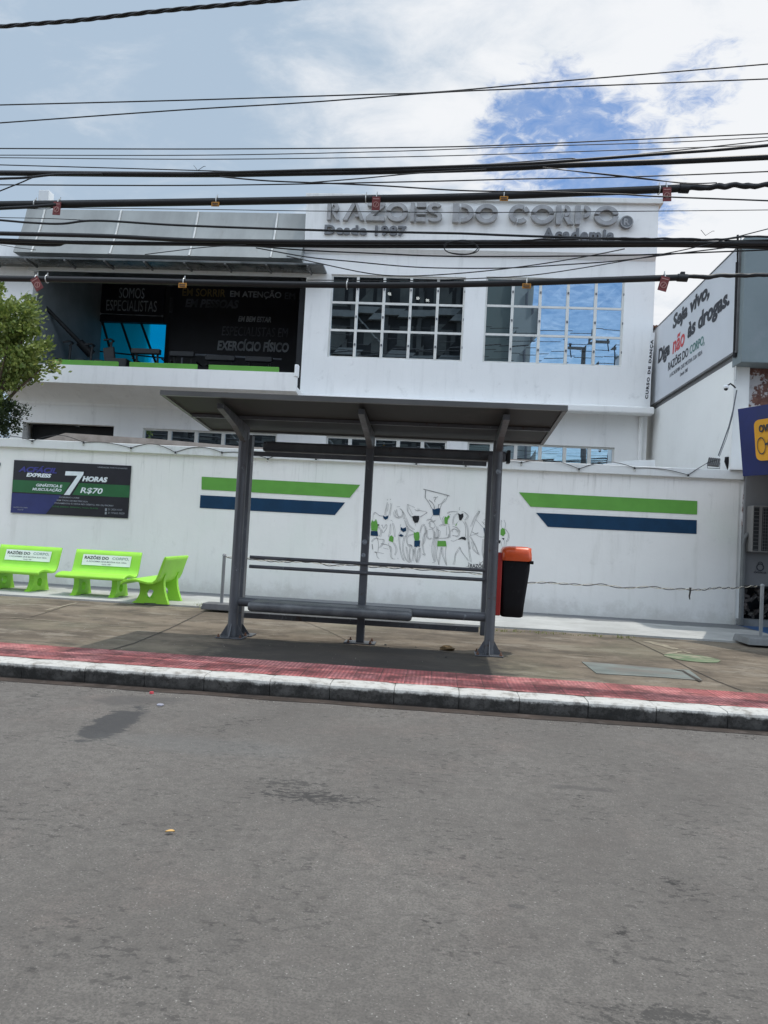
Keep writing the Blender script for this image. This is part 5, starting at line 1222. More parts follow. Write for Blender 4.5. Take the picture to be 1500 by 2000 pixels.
# ================================================================ GREEN BENCHES
def bench_proto():
    t = thing('park_bench', '', 'bench', (0, 0, 0), 0, 'lime green concrete benches along the wall')
    # profile of the seat shell (y back, z up); sitter faces -y
    top_ = [(-.17, .355), (-.13, .385), (-.06, .41), (.02, .425), (.10, .425), (.20, .405), (.30, .385), (.375, .39), (.425, .43), (.455, .50), (.49, .62), (.53, .75), (.56, .825)]
    th = .045; prof = list(top_)
    und = []
    for i, (y, z) in enumerate(top_):
        a = top_[max(0, i - 1)]; b = top_[min(len(top_) - 1, i + 1)]; d = Vector((b[0] - a[0], b[1] - a[1])).normalized(); und.append((y + d.y * th, z - d.x * th))
    W_ = .64; secs = [(-W_, .5), (-W_ + .015, 0), (-W_ + .05, 0), (W_ - .05, 0), (W_ - .015, 0), (W_, .5)]
    vs = []
    for x_, s_ in secs:
        for (p, q) in zip(top_, und): vs.append((x_, p[0] + (q[0] - p[0]) * s_ * .3, p[1] + (q[1] - p[1]) * s_ * .3))
        for (p, q) in reversed(list(zip(top_, und))): vs.append((x_, q[0] + (p[0] - q[0]) * s_ * .3, q[1] + (p[1] - q[1]) * s_ * .3))
    n = 2 * len(top_); g = MB()
    g.add(vs, [(a * n + b, a * n + (b + 1) % n, (a + 1) * n + (b + 1) % n, (a + 1) * n + b) for a in range(len(secs) - 1) for b in range(n)], True)
    m2 = len(top_)
    for a in (0, len(secs) - 1):
        o_ = a * n; g.add([vs[o_ + i] for i in range(n)], [(i, i + 1, n - 2 - i, n - 1 - i) for i in range(m2 - 1)])
    g.build('seat_shell', M_lime, t, local=True)
    # leg slabs: concave flared side panels with a round hole
    def outline():
        P = [(-.04, 0), (.18, 0), (.19, .012), (.39, .012), (.40, 0), (.60, 0)]
        for k in range(1, 9): t_ = k / 9; P.append((.60 - .14 * math.sin(math.pi / 2 * t_) - .0 + .05 * t_ * t_, .50 * t_))
        P += [(.53, .52), (.47, .50), (.42, .40), (.30, .345), (.12, .37), (.06, .37)]
        for k in range(1, 8): t_ = k / 8; P.append((.06 + .055 * math.sin(math.pi * t_ * .9) - .08 * t_ * t_, .37 * (1 - t_)))
        return P
    O = outline(); C_ = Vector((.275, .165)); rh = .078; NH = 28
    for s in (-1, 1):
        bm = bmesh.new()
        bmp = []
        for xx in (s * .36 - .05, s * .36 + .05):
            ov = [bm.verts.new((xx, y, z)) for y, z in O]; hv = [bm.verts.new((xx, C_.x + rh * math.cos(2 * math.pi * k / NH), C_.y + rh * math.sin(2 * math.pi * k / NH))) for k in range(NH)]
            oe = [bm.edges.new((ov[i], ov[(i + 1) % len(ov)])) for i in range(len(ov))]; he = [bm.edges.new((hv[i], hv[(i + 1) % NH])) for i in range(NH)]
            bmesh.ops.triangle_fill(bm, use_beauty=True, use_dissolve=False, edges=oe + he, normal=(1, 0, 0)); bmp.append((ov, hv))
        for i in range(len(O)): j = (i + 1) % len(O); bm.faces.new((bmp[0][0][i], bmp[0][0][j], bmp[1][0][j], bmp[1][0][i]))
        for i in range(NH): j = (i + 1) % NH; bm.faces.new((bmp[0][1][i], bmp[0][1][j], bmp[1][1][j], bmp[1][1][i]))
        g = MB(); g.bm(bm); g.build('leg', M_lime, t, local=True)
    # sticker on the backrest
    a = Vector((0, .468, .535)); b = Vector((0, .522, .735)); d = b - a; nn = Vector((0, -d.z, d.y)).normalized()
    def BK(u, v, w): return Vector((-.47 + .94 * u, 0, 0)) + a + d * v + nn * (.012 + w)
    g = MB(); g.prism([(0, 0), (1, 0), (1, 1), (0, 1)], 0, .003, BK); st = g.build('sticker', M_white, t, local=True)
    g = MB(); letters(g, 'RAZÕES DO', lambda u, v, w: BK(u, v, .004 + w), .04, .56, .50, .34, depth=.001, bold=.03); g.build('sticker_print', M_ink, st, local=True)
    g = MB(); letters(g, 'CORPO,', lambda u, v, w: BK(u, v, .004 + w), .61, .57, .35, .28, depth=.001, bold=.015); g.build('sticker_print', mat('grey_green_ink', (.22, .30, .28), .6), st, local=True)
    g = MB(); letters(g, 'A ACADEMIA QUE MOTIVA SUA VIDA', lambda u, v, w: BK(u, v, .004 + w), .09, .28, .83, .15, depth=.001, bold=0.01); letters(g, 'Desde 1987', lambda u, v, w: BK(u, v, .004 + w), .42, .08, .18, .11, depth=.001); g.build('sticker_print', M_inkgrey, st, local=True)
    return t
b0 = bench_proto()
b0.location = (-6.24, 12.80, .03); b0.rotation_euler = (0, 0, R(0)); b0['label'] = 'lime green concrete bench in the middle, facing the street, white sticker on its back'
rep(b0, (-7.93, 13.0, .03), R(-3), 'lime green concrete bench at the left edge, partly out of frame, white sticker on back')
b3 = rep(b0, (-5.22, 12.60, .03), R(-87), 'lime green concrete bench turned sideways, facing the other two benches')

# ================================================================ STANCHIONS + ROPE
def stanchion(x, y, rz_, lab, w=.56, d=.36, bmat=M_base):
    t = thing('stanchion_post', lab, 'post', (x, y, .0), rz_, 'grey posts standing on flat bases')
    g = MB(); bm = bmesh.new(); bmesh.ops.create_cube(bm, size=1)
    for v in bm.verts: v.co = Vector((v.co.x * w * (1 if v.co.z < 0 else .93), v.co.y * d * (1 if v.co.z < 0 else .9), .035 + v.co.z * .0 + (.105 if v.co.z > 0 else -.0)))
    bmesh.ops.bevel(bm, geom=bm.edges[:], offset=.012, segments=2, affect='EDGES', profile=.5)
    g.bm(bm); g.build('base', bmat, t, local=True)
    g = MB(); g.cyl((0, .05, .11), (0, .05, .93), .028, n=14); g.build('pole', M_postg, t, local=True)
    g = MB(); g.tube([(0, .05, .925), (0, .05, .955), (0, .05, .965)], [.034, .03, .01], 12); g.build('cap', M_postg, t, local=True)
    return t
s0 = stanchion(-3.60, 11.95, 0, 'grey post on a dark base just behind the left shelter post')
s1 = stanchion(5.08, 11.85, R(0), 'grey post on a pale base in front of the shop at the right edge', .66, .62, M_basew)
A = PY(438, 1086, 12.0); Bp = PY(1478, 1146, 12.0)
mids = [(438, 1086), (520, 1094), (600, 1099), (700, 1106), (800, 1111), (950, 1122), (1025, 1136), (1120, 1141), (1240, 1147), (1348, 1151), (1400, 1149), (1440, 1148), (1478, 1146)]
mp_ = [PY(a, b, 12.0) for a, b in mids]
def crv(P, n=10):
    o = []
    for i in range(len(P) - 1):
        p0 = P[max(i - 1, 0)]; p1 = P[i]; p2 = P[i + 1]; p3 = P[min(i + 2, len(P) - 1)]
        for k in range(n):
            t = k / n; o.append(.5 * ((2 * p1) + (p2 - p0) * t + (2 * p0 - 5 * p1 + 4 * p2 - p3) * t * t + (3 * p1 - p0 - 3 * p2 + p3) * t ** 3))
    o.append(P[-1]); return o
rp = thing('twisted_light_string', 'thin twisted string slung between the two grey posts in front of wall', 'string', (.8, 12.0, .95))
cl = crv(mp_, 26)
for ph, mt, r_ in ((0, M_rope, .0075), (math.pi, M_ropel, .0055)):
    g = MB(); q = []
    for i, p in enumerate(cl):
        a = i * .55 + ph; j = pnoise(p * 2.5) * .03
        q.append(p + Vector((0, .012 * math.sin(a), .012 * math.cos(a) + j)))
    g.tube(q, r_, 5); g.build('strand', mt, rp)
g = MB(); p = PY(1348, 1150, 12.0); g.tube([p + Vector((0, 0, .02)), p + Vector((.003, 0, -.04)), p + Vector((-.008, 0, -.12)), p + Vector((0, 0, -.17))], [.02, .014, .012, .008], 6); g.build('hanging_end', M_rope, rp)

# ================================================================ COVERS, LITTER
def cover(name, poly, mt, lab, nice=None):
    q = [PZ(a, b, .002) for a, b in poly] if nice is None else nice
    g = MB(); n = len(q); g.add(q + [v + Vector((0, 0, .006)) for v in q], [list(range(n)), list(range(n, 2 * n))] + [(i, (i + 1) % n, (i + 1) % n + n, i + n) for i in range(n)])
    return tag(g.build(name, mt), lab, 'cover')
M_cov = mat('pale_blue_cover', (.16, .18, .165), .9, 0, .25, 4, (.16, .14, .12), 5, .42, .62, .75, stretch=(.4, 1, 1))
M_cov2 = mat('pale_green_cover', (.12, .17, .09), .9, 0, .25, 5, (.33, .28, .21), 5, .42, .58, .85, stretch=(.5, 1, 1))
cover('utility_cover', [(1136, 1293), (1180, 1296), (1320, 1308), (1345, 1309), (1358, 1318), (1372, 1330), (1300, 1324), (1165, 1316)], M_cov, 'long rectangular pale blue utility cover set in the sidewalk')
c = PZ(1352, 1286, 0); nn = [Vector((c.x + (.34 + .015 * math.sin(5 * k)) * math.cos(k * math.pi / 14), c.y + .34 * math.sin(k * math.pi / 14), .003)) for k in range(28)]
cover('manhole_cover', None, M_cov2, 'round faded green manhole cover near the right end of the sidewalk', nn)
g = MB(); pl = [(1310, 1307), (1335, 1309), (1350, 1318), (1371, 1329), (1366, 1331), (1348, 1321), (1332, 1311)]
q = [PZ(a, b, .012) for a, b in pl]; g.add(q, [list(range(len(q)))]); g.build('broken_edge', M_joint, sw)
# pale mortar lines and patches on the pavement
M_pale = mat('pale_mortar', (.27, .235, .17), .9, 0, .3, 8, (.25, .21, .16), 6, .45, .6, .8)
g = MB()
for line, wd in [([(150, 1177), (120, 1184), (88, 1192)], .035), ([(1262, 1252), (1290, 1259), (1322, 1268)], .11), ([(1300, 1277), (1330, 1272), (1350, 1276)], .05), ([(285, 1225), (180, 1219), (40, 1207), (0, 1206)], .02), ([(1110, 1278), (1180, 1283)], .02)]:
    pp = crv([PZ(a, b, .0045) for a, b in line], 6)
    for i in range(len(pp) - 1):
        d = (pp[i + 1] - pp[i]).normalized(); nn_ = Vector((-d.y, d.x, 0)); w0 = wd * (.5 + abs(pnoise(pp[i] * 4))); w1 = wd * (.5 + abs(pnoise(pp[i + 1] * 4)))
        g.quad(pp[i] - nn_ * w0, pp[i + 1] - nn_ * w1, pp[i + 1] + nn_ * w1, pp[i] + nn_ * w0)
g.build('mortar_patch', M_pale, sw)
def blob_obj(name, px, py, r, mt, lab, cat, z=0, grp=None, flatten=.5):
    p = PZ(px, py, z); g = MB(); bm = bmesh.new(); bmesh.ops.create_icosphere(bm, subdivisions=2, radius=r)
    for v in bm.verts: v.co *= 1 + .3 * pnoise(v.co * (2.0 / r) + p); v.co.z *= flatten
    g.bm(bm, Matrix.Translation(p + Vector((0, 0, r * flatten * .7)))); return tag(g.build(name, mt), lab, cat, grp)
o_ = blob_obj('dry_leaf', 873, 1270, .075, M_leafd, 'crumpled brown dry leaf on the shaded ground inside the shelter', 'leaf', 0, None, .55)
for v in o_.data.vertices:
    c_ = PZ(873, 1270); k_ = 1 + .55 * pnoise((v.co - c_) * 38 + Vector((3, 1, 4))); v.co = Vector((c_.x + (v.co.x - c_.x) * k_ * 1.25, c_.y + (v.co.y - c_.y) * k_, v.co.z * k_))
for px, py, r, lab in [(753, 1260, .016, 'small dark pebble right of the middle shelter post'), (759, 1265, .009, 'tiny dark pebble beside the larger one by the middle post'), (812, 1264, .010, 'tiny dark pebble midway between middle post and dry leaf'), (855, 1271, .009, 'tiny dark pebble just left of the dry leaf'), (871, 1284, .012, 'small dark pebble in front of the dry leaf')]:
    blob_obj('pebble', px, py, r, M_black, lab, 'pebble', 0, 'pebbles under the shelter')
for px, py, r, mt, lab in [(296, 1355, .019, mat('red_cap_plastic', (.62, .08, .10), .4), 'small red bottle cap on the road near the kerb')]:
    p = PZ(px, py, RZ); g = MB(); g.cyl(p + Vector((0, 0, .002)), p + Vector((0, 0, .018)), r, r * .92, n=16); tag(g.build('bottle_cap', mt), lab, 'bottle cap')
blob_obj('litter_scrap', 313, 1378, .03, mat('scrap_grey', (.30, .30, .36), .4), 'crumpled grey scrap on the dark road stain', 'litter', RZ, None, .35)
p = PZ(331, 1628, RZ + .006); g = MB(); vs = []
for i in range(7):
    u = i / 6; w_ = .012 * math.sin(math.pi * u) ** .7
    for s_ in (-1, 0, 1): vs.append(p + Vector((-.022 + .044 * u, s_ * w_ + .012 * u, .004 + .006 * abs(s_) + .004 * math.sin(3 * u))))
g.add(vs, [(i * 3 + j, (i + 1) * 3 + j, (i + 1) * 3 + j + 1, i * 3 + j + 1) for i in range(6) for j in range(2)], True)
tag(g.build('fallen_leaf', mat('yellow_leaf', (.62, .38, .12), .6)), 'small yellow leaf lying alone on the road', 'leaf')

# ================================================================ TREES
def crown(mb, blobs, n, size, seed, clump=.26):
    rnd = random.Random(seed); tot = sum(b[3] ** 2 for b in blobs)
    for (cx, cy, cz, r) in blobs:
        k = max(4, int(26 * r * r / (clump / .26) ** 2)); m_ = int(n * r * r / tot / k)
        for _ in range(k):
            d = Vector((rnd.gauss(0, 1), rnd.gauss(0, 1), rnd.gauss(0, 1))).normalized()
            c = Vector((cx, cy, cz)) + d * r * rnd.uniform(.45, 1.12)
            out = (c - Vector((cx, cy, cz))).normalized(); cr = clump * rnd.uniform(.55, 1.25)
            for q in range(int(m_ * cr / clump)):
                pp = c + Vector((rnd.gauss(0, cr * .5), rnd.gauss(0, cr * .5), rnd.gauss(0, cr * .4)))
                a = (Vector((rnd.gauss(0, .6), rnd.gauss(0, .6), rnd.gauss(.35, .5))) + out * .9).normalized(); b = a.orthogonal().normalized()
                b = (Matrix.Rotation(rnd.uniform(0, 6.28), 3, a) @ b); s_ = size * rnd.uniform(.55, 1.2)
                mb.add([pp, pp + a * s_ * .5 + b * s_ * .27, pp + a * s_, pp + a * s_ * .5 - b * s_ * .27], [(0, 1, 2, 3)])
tr = thing('leafy_tree', 'leafy light green tree rising behind the wall at the left edge', 'tree', (-10.9, 16.6, 0))
g = MB(); g.tube([(-10.9, 16.6, 0), (-10.95, 16.6, 2), (-10.85, 16.55, 3.6), (-10.9, 16.6, 5.2)], [.13, .11, .09, .04], 10)
for dx, dy, z_ in ((.9, -.2, 6.0), (-.8, .3, 6.2), (.3, .6, 6.6), (.6, -.5, 5.4), (-.3, -.6, 5.8), (1.1, .1, 5.0)): g.tube([(-10.88, 16.57, 3.8), (-10.88 + dx * .5, 16.57 + dy * .5, (z_ + 3.9) / 2), (-10.9 + dx, 16.6 + dy, z_)], [.05, .035, .012], 6)
g.build('trunk', M_trunk, tr)
g = MB(); crown(g, [(-10.95, 16.6, 5.9, 1.05), (-10.2, 16.5, 5.35, .78), (-11.3, 16.6, 5.1, 1.1), (-10.45, 16.5, 4.75, .62), (-11.0, 16.6, 6.45, .62), (-9.95, 16.45, 5.25, .5), (-10.6, 16.5, 6.1, .6), (-10.15, 16.5, 5.9, .45), (-10.3, 16.4, 6.35, .4)], 15000, .13, 3)
g.build('crown', M_leaf, tr)
hb = thing('dark_bush', 'dark dense bush below the tree, just above the wall at left', 'bush', (-10.5, 16.2, 0))
g = MB(); g.tube([(-10.5, 16.2, 0), (-10.5, 16.2, 3.4)], [.07, .03], 8); g.build('stem', M_trunk, hb)
g = MB(); crown(g, [(-10.42, 16.15, 3.72, .45), (-10.8, 16.15, 3.8, .55), (-10.5, 16.2, 3.2, .55), (-10.45, 16.2, 3.45, .5), (-10.55, 16.1, 3.6, .3)], 11000, .065, 9, .16); g.build('foliage', M_leaf2, hb)

# ================================================================ OVERHEAD CABLES
CY = 8.0
def cable(pts, wpx, lab, Y=CY, name='overhead_cable', rough=0, ends=(True, True)):
    P = [PY(a, b, Y) for a, b in pts]
    if ends[0]: d = (P[0] - P[1]).normalized(); P = [P[0] + d * 9 + Vector((0, 0, .5 if wpx > 3 else .2)), P[0] + d * 1.2] + P
    if ends[1]: d = (P[-1] - P[-2]).normalized(); P = P + [P[-1] + d * 1.2, P[-1] + d * 9 + Vector((0, 0, .3))]
    q = crv(P, 8 if not rough else 24); r0 = wpx / 2 / FPX * Y * 1.0
    g = MB()
    if rough:
        q = [p + Vector((0, pnoise(p * 9) * rough, pnoise(p * 7 + Vector((5, 5, 5))) * rough)) for p in q]
        g.tube(q, [r0 * (1 + .35 * pnoise(p * 14)) for p in q], 8)
    else: g.tube(q, r0, 8)
    return tag(g.build(name, M_cable), lab, 'cable', 'overhead cables')
def twisted(pts, wpx, lab, Y=CY, n=3):
    P = [PY(a, b, Y) for a, b in pts]; d = (P[0] - P[1]).normalized(); P = [P[0] + d * 6] + P; d = (P[-1] - P[-2]).normalized(); P.append(P[-1] + d * 6)
    q = crv(P, 40); r0 = wpx / 2 / FPX * Y; g = MB(); s = 0
    for k in range(n):
        o = []; s = 0
        for i, p in enumerate(q):
            if i: s += (p - q[i - 1]).length
            a = s * 9 + 2 * math.pi * k / n; o.append(p + Vector((0, math.sin(a), math.cos(a))) * r0 * .5)
        g.tube(o, r0 * .52, 6)
    return tag(g.build('overhead_cable', M_cable), lab, 'cable', 'overhead cables')
twisted([(0, 52), (150, 40), (300, 23), (450, 9), (580, -3)], 9, 'thick twisted cable crossing the very top left corner of the sky', 9.2)
cable([(0, 205), (350, 196), (700, 185), (850, 180), (1100, 158), (1500, 125)], 2.6, 'thin cable, highest at the right edge, crossing the open sky', 8.4)
cable([(0, 240), (350, 215), (600, 200), (850, 181), (1050, 172), (1250, 164), (1500, 154)], 2.6, 'thin cable rising from second highest at left edge, crossing the highest one', 8.2)
cable([(0, 290), (400, 291), (800, 288), (1000, 283), (1250, 272), (1500, 261)], 2.4, 'thin cable, upper of the close trio below the crossing pair', 8.5)
cable([(0, 303), (400, 303), (750, 296), (1000, 287), (1300, 278), (1500, 268)], 1.8, 'very thin cable, middle of the close trio in the sky', 8.6)
cable([(0, 308), (400, 311), (800, 306), (1100, 297), (1330, 289), (1500, 283)], 1.8, 'very thin cable, lower of the close trio in the sky', 8.3)
cable([(0, 322), (250, 329), (500, 336), (620, 337), (800, 330), (950, 321), (1100, 310)], 2.2, 'thin cable merging into the upper thick bundle from the left', 7.9)
cable([(0, 338), (380, 341), (600, 338), (800, 334), (1000, 328), (1100, 323), (1300, 316), (1500, 307)], 11, 'thick black bundle against the sky, lower branch at the right', 8.0)
cable([(380, 339), (600, 333), (800, 328), (1000, 321), (1100, 315), (1300, 300), (1400, 293), (1500, 284)], 6, 'medium cable leaving the thick sky bundle upward at the right', 7.9, ends=(False, True))
cable([(0, 349), (50, 347), (110, 341), (200, 340)], 5, 'short cable joining the thick sky bundle at the left edge', 7.95, ends=(True, False))
cable([(0, 373), (40, 357), (70, 345), (105, 341)], 2.6, 'thin strand climbing steeply to the sky bundle at the left edge', 7.9, ends=(True, False))
cable([(0, 361), (400, 362), (800, 355), (1000, 350), (1240, 345), (1500, 335)], 2.6, 'thin cable right below the thick sky bundle', 8.1)
cable([(430, 345), (520, 353), (640, 358), (750, 363), (900, 372), (1050, 375), (1200, 379), (1290, 384), (1500, 392)], 3, 'thin cable dropping from sky bundle to cross the upper fat tube', 7.8, ends=(False, True))
cable([(600, 357), (700, 349), (820, 338), (950, 331)], 2.4, 'short thin cable crossing upward into the sky bundle near the middle', 7.8, ends=(False, False))
cable([(1060, 327), (1170, 340), (1260, 350), (1345, 358), (1400, 357)], 2.2, 'thin cable sloping down from the sky bundle to the splice, right side', 7.85, ends=(False, False))
cable([(1090, 331), (1240, 346), (1330, 358), (1390, 362)], 2, 'thin cable parallel to its neighbour sloping down over the blue sky gap', 7.75, ends=(False, False))
t1 = cable([(0, 400), (300, 396), (600, 391), (750, 388), (900, 385), (1100, 377.5), (1285, 370), (1338, 367)], 15, 'upper fat black tube crossing in front of the gym roofline', 8.0, ends=(True, False))
cable([(1330, 368), (1400, 364), (1500, 360)], 11, 'rough taped cable continuing the upper fat tube at the right', 8.0, rough=.03, ends=(False, True))
cable([(0, 407), (60, 404), (110, 400)], 7, 'short cable under the upper fat tube at the left edge', 7.95, ends=(True, False))
cable([(130, 406), (400, 409), (600, 412), (900, 415), (1200, 413), (1500, 410)], 1.6, 'hair thin cable crossing the big raised letters', 8.0)
cable([(0, 430), (60, 435), (120, 437), (190, 431), (350, 440), (600, 449), (800, 454), (900, 456), (1000, 460), (1150, 465), (1300, 470), (1400, 468)], 4.6, 'medium cable sagging across the metal awning and under the letters', 7.9)
cable([(0, 425), (100, 427), (200, 432)], 1.6, 'hair thin cable above the medium one at left edge', 7.95, ends=(True, False))
cable([(0, 456), (200, 461), (400, 470), (700, 473), (1000, 473), (1300, 475), (1500, 476)], 9, 'upper strand of the thick bundle below the letters', 7.9)
cable([(0, 469), (200, 475), (400, 477), (700, 481), (1000, 481), (1300, 479), (1500, 483)], 8, 'lower strand of the thick bundle below the letters', 7.95)
cable([(150, 473), (400, 476), (800, 477), (1200, 478), (1500, 477)], 7, 'middle strand of the thick bundle below the letters', 8.0)
cable([(1000, 470), (1150, 466), (1300, 466), (1400, 468), (1440, 463), (1500, 462)], 4, 'cable rising off the thick bundle at the right', 7.85, rough=.01, ends=(False, True))
cable([(487, 480), (600, 489), (733, 495), (850, 500), (1000, 501), (1200, 499), (1300, 496), (1500, 488)], 2.8, 'thin cable just under the thick bundle, nearly level', 8.0, ends=(False, True))
cable([(500, 484), (600, 502), (680, 510), (800, 521), (900, 524), (1000, 523), (1087, 518), (1200, 510), (1300, 498), (1400, 486), (1440, 481)], 2.4, 'thin cable sagging in a long arc above the windows', 7.9, ends=(False, False))
cable([(560, 500), (627, 515), (720, 534), (787, 539), (867, 536), (960, 528), (1060, 515), (1150, 500), (1220, 486)], 2.2, 'thin cable sagging deepest over the left window', 7.8, ends=(False, False))
cable([(600, 547), (800, 548), (927, 544), (1033, 538), (1140, 523), (1300, 495), (1370, 480), (1500, 447)], 2, 'thin cable rising to the right from above the lowest tube', 7.85, ends=(False, True))
cable([(283, 497), (340, 490), (400, 483), (480, 478)], 1.8, 'short thin cable rising over the glass canopy', 7.8, ends=(False, False))
cable([(0, 478), (35, 484), (70, 488)], 1.3, 'hair thin cable at left edge above the canopy', 7.9, ends=(True, False))
t2 = cable([(0, 544), (200, 547), (400, 552), (600, 556), (750, 557), (850, 556), (1000, 553), (1150, 548), (1330, 542)], 13, 'lower fat black tube crossing in front of the windows', 7.7, ends=(True, False))
cable([(1325, 542), (1380, 540), (1440, 538), (1500, 536)], 8, 'rough taped cable continuing the lower fat tube at the right', 7.7, rough=.02, ends=(False, True))
# coil hanging on the bundle
c = PY(900, 483, 7.85); g = MB()
g.tube([c + Vector((.185 * math.cos(t * .2618), .01 * math.sin(t), .078 * math.sin(t * .2618))) for t in range(25)], .006, 6)
g.tube([c + Vector((.19 * math.cos(t * .2618) + .01, .02, .07 * math.sin(t * .2618) - .004)) for t in range(25)], .005, 6)
tag(g.build('cable_coil', M_cable), 'flat oval coil of thin cable hanging from the bundle below the letters', 'cable coil')
# splice ends
for (px, py, Y, lab) in [(1336, 362, 8.0, 'small clip on top of the splice of the upper tube'), (1333, 536, 7.7, 'small clip on top of the splice of the lower tube')]:
    p = PY(px, py, Y); g = MB(); g.rbox(p.x - .022, p.x + .022, Y - .02, Y + .02, p.z - .03, p.z + .025, .005); g.cyl(p + Vector((-.05, 0, -.035)), p + Vector((.05, 0, -.038)), .05 if Y > 7.9 else .04, n=12); tag(g.build('cable_splice', M_cable), lab, 'splice')
# whiskers of tie wire
g = MB()
for px, py, Y in ((386, 333, 8), (1378, 460, 7.9)):
    p = PY(px, py, Y)
    g.tube([p, p + Vector((-.05, 0, .06))], .003, 4); g.tube([p, p + Vector((.07, 0, .05)), p + Vector((.09, 0, .05))], .003, 4)
tag(g.build('tie_wire', M_cable), 'loose ends of tie wire poking up from the cable bundles', 'tie wire')
# clamps with tags
def clamp(px, py, Y, tube_r, lab, kind=None, rot=0, grp='wire clamps on the fat tubes'):
    p = PY(px, py, Y)
    t = thing('cable_tag' if kind else 'wire_clamp', lab, 'tag' if kind else 'clamp', p, 0, 'plastic tags hanging from the fat tubes' if kind else grp)
    r = tube_r / 2 / FPX * Y + .006
    g = MB(); g.tube([(0, r * math.cos(a * .5236), r * math.sin(a * .5236)) for a in range(13)], .006, 6); g.tube([(0, 0, r), (.004, 0, r + .03)], .006, 5); g.build('clip', M_ring, t, local=True)
    if kind:
        w, h = (.048, .078) if kind == 'red' else (.046, .027)
        Mx = Matrix.Translation((0, -r - .006, -.02 if kind == 'red' else -r)) @ Matrix.Rotation(R(rot), 4, 'Y') @ Matrix.Translation((0, 0, -.06 if kind == 'red' else -.012))
        g = MB(); g.rbox(-w, w, -.004, .004, -h, h, .003, Mx) if kind == 'orange' else g.rbox(-w * .95, w * .95, -.004, .004, -h, h, .003, Mx)
        g.build('plate', M_tagred if kind == 'red' else M_tagor, t, local=True)
        g = MB()
        if kind == 'red':
            vs = arcpoly(0, -.015, .034, .026, 0, 359, 16); g.prism(vs, .0, .002, lambda u, v, w_: Mx @ Vector((u, -.005 - w_, v)))
            g.prism([(-.018, -.04), (-.012, -.044), (.018, .008), (.012, .012)], 0, .002, lambda u, v, w_: Mx @ Vector((u, -.005 - w_, v)))
            g.prism([(-.035, .045), (.035, .045), (.035, .055), (-.035, .055)], 0, .002, lambda u, v, w_: Mx @ Vector((u, -.005 - w_, v)))
            g.build('print', M_tagredl, t, local=True)
        else:
            for v0 in (-.014, .004): g.prism([(-.035, v0), (.03, v0), (.03, v0 + .008), (-.035, v0 + .008)], 0, .002, lambda u, v, w_: Mx @ Vector((u, -.005 - w_, v)))
            g.build('print', M_ink, t, local=True)
clamp(117, 398, 8.0, 15, 'red tag on the upper tube near the gym left end', 'red', 2)
clamp(736, 388, 8.0, 15, 'red tag on the upper tube among the raised letters', 'red', 0)
clamp(1300, 370, 8.0, 15, 'red tag on the upper tube against the white clouds', 'red', -2)
clamp(72, 545, 7.7, 13, 'crooked red tag on the lower tube above the tree', 'red', -33)
clamp(1297, 543, 7.7, 13, 'red tag on the lower tube just right of the gym', 'red', 14)
clamp(424, 393, 8.0, 15, 'orange tag on the upper tube above the metal awning', 'orange')
clamp(984, 382, 8.0, 15, 'orange tag on the upper tube above the letter C', 'orange')
clamp(360, 551, 7.7, 13, 'orange tag on the lower tube in front of the dark terrace', 'orange')
clamp(1028, 552, 7.7, 13, 'orange tag on the lower tube before the right window', 'orange')
clamp(70, 399, 8.0, 15, 'wire clamp on the upper tube left of the first red tag')
clamp(715, 389, 8.0, 15, 'wire clamp just left of the red tag among the letters')
clamp(1287, 371, 8.0, 15, 'wire clamp beside the red tag against the clouds')
clamp(92, 545, 7.7, 13, 'wire clamp right of the crooked red tag')
clamp(678, 557, 7.7, 13, 'wire clamp on the lower tube before the left window')

# ================================================================ ACROSS THE STREET (seen only as reflections)
def refl_x(px, D): return PY(px, 630, GY).x * (D / 20.0)
ob = thing('opposite_building', 'dark glazed office building across the street, mirrored in the windows', 'building', (-10, -16, 0))
D_ = 56.0; YO = 40 - D_
xr = refl_x(912, D_)
g = MB(); g.box(-27, xr, YO - 12, YO, 0, 21); g.build('wall', mat('dark_cladding', (.022, .023, .024), .8, 0, .3, .3), ob)
g = MB()
for k in range(9):
    x_ = xr - 1.2 - k * 2.6; g.box(x_, x_ + .35, YO, YO + .25, 0, 21)
g.build('pier', mat('grey_pier', (.06, .062, .06), .8), ob)
g = MB()
for k in range(5): z_ = 5 + k * 3.4; g.box(-27, xr, YO + .01, YO + .55, z_, z_ + .5)
for k in range(9): x_ = xr - 1 - k * 2.6; g.cyl((x_, YO + .4, 6 + (k % 3) * 3.2), (x_ - 2.2, YO + .4, 8.5 + (k % 3) * 3.2), .07, n=6)
g.build('walkway', mat('pale_steelwork', (.14, .15, .15), .6), ob)
g = MB()
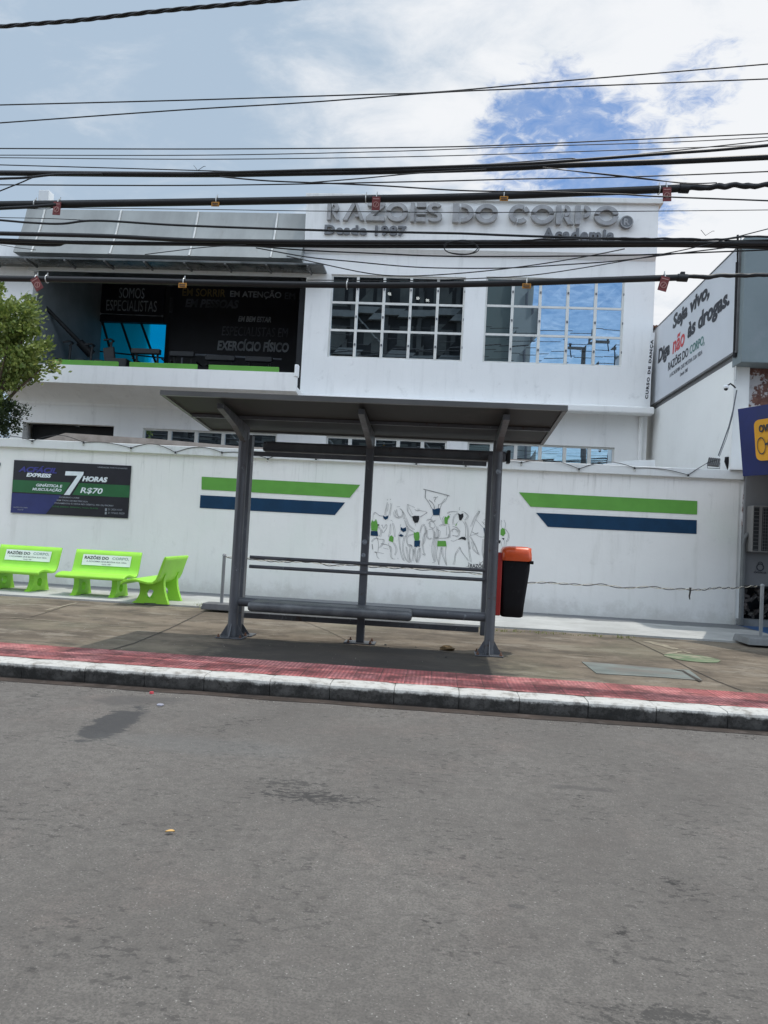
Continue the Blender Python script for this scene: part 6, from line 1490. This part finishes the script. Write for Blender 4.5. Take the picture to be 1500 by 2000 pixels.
for k in range(9):
    for j in range(4): x_ = xr - 2.7 - k * 2.6; z_ = 5.9 + j * 3.4; g.box(x_, x_ + 1.2, YO, YO + .04, z_, z_ + 1.9)
g.build('panel', mat('grey_panel', (.085, .088, .080), .7, 0, .3, .7), ob)
ob2 = thing('side_building', 'plain grey rendered building across the street, mirrored in the right window', 'building', (6, -14, 0))
x0_, x1_, x2_ = xr + .02, refl_x(996, 54), refl_x(1050, 54)
g = MB(); g.box(x0_, x1_, -24, -14.5, 0, 20.5); g.build('wall', mat('dark_grey_render', (.17, .20, .19), .8, 0, .05, .3), ob2)
g = MB(); g.box(x1_ + .01, x2_, -24, -14, 0, 20); g.build('wall', mat('pale_grey_render', (.35, .38, .38), .8, 0, .05, .3), ob2)
g = MB(); g.cyl((x1_ + 1.7, -13.8, 0), (x1_ + 1.5, -13.8, 20), .10, n=8); g.build('downpipe', M_inkgrey, ob2)
up = thing('utility_pole', 'utility pole with crossarm across the street, mirrored in the right window', 'utility pole', (refl_x(1153, 44), -4, 0))
X = refl_x(1153, 44); g = MB(); g.cyl((X, -4, 0), (X, -4, 12.5), .18, .13, n=12); g.build('pole', M_base, up)
g = MB(); g.box(X - 1.35, X + 1.05, -3.9, -3.75, 11.3, 11.45); g.build('crossarm', M_base, up)
for dx in (-1.2, .95):
    g = MB(); g.tube([(X + dx, -3.82, 11.45), (X + dx, -3.82, 11.65), (X + dx, -3.82, 11.57)], [.05, .09, .03], 8); g.tube([(X + dx, -3.82, 11.3), (X + dx + .1, -3.82, 10.8)], .035, 6); g.build('insulator', M_blackp, up)
for k, (z_, s_) in enumerate([(12.2, .2), (11.6, .15), (10.9, .25), (10.5, .3)]):
    g = MB(); g.tube(crv([Vector((X - 24, -4.3, z_ + .6)), Vector((X - 12, -4.3, z_ - s_ + .1)), Vector((X, -3.8, z_)), Vector((X + 12, -4.3, z_ - s_)), Vector((X + 24, -4.3, z_ + .4))], 8), .022, 6)
    tag(g.build('far_side_cable', M_cable), 'cable %s on the pole across the street, seen only mirrored in glass' % ('first from top', 'second from top', 'third from top', 'lowest')[k], 'cable', 'far side cables')
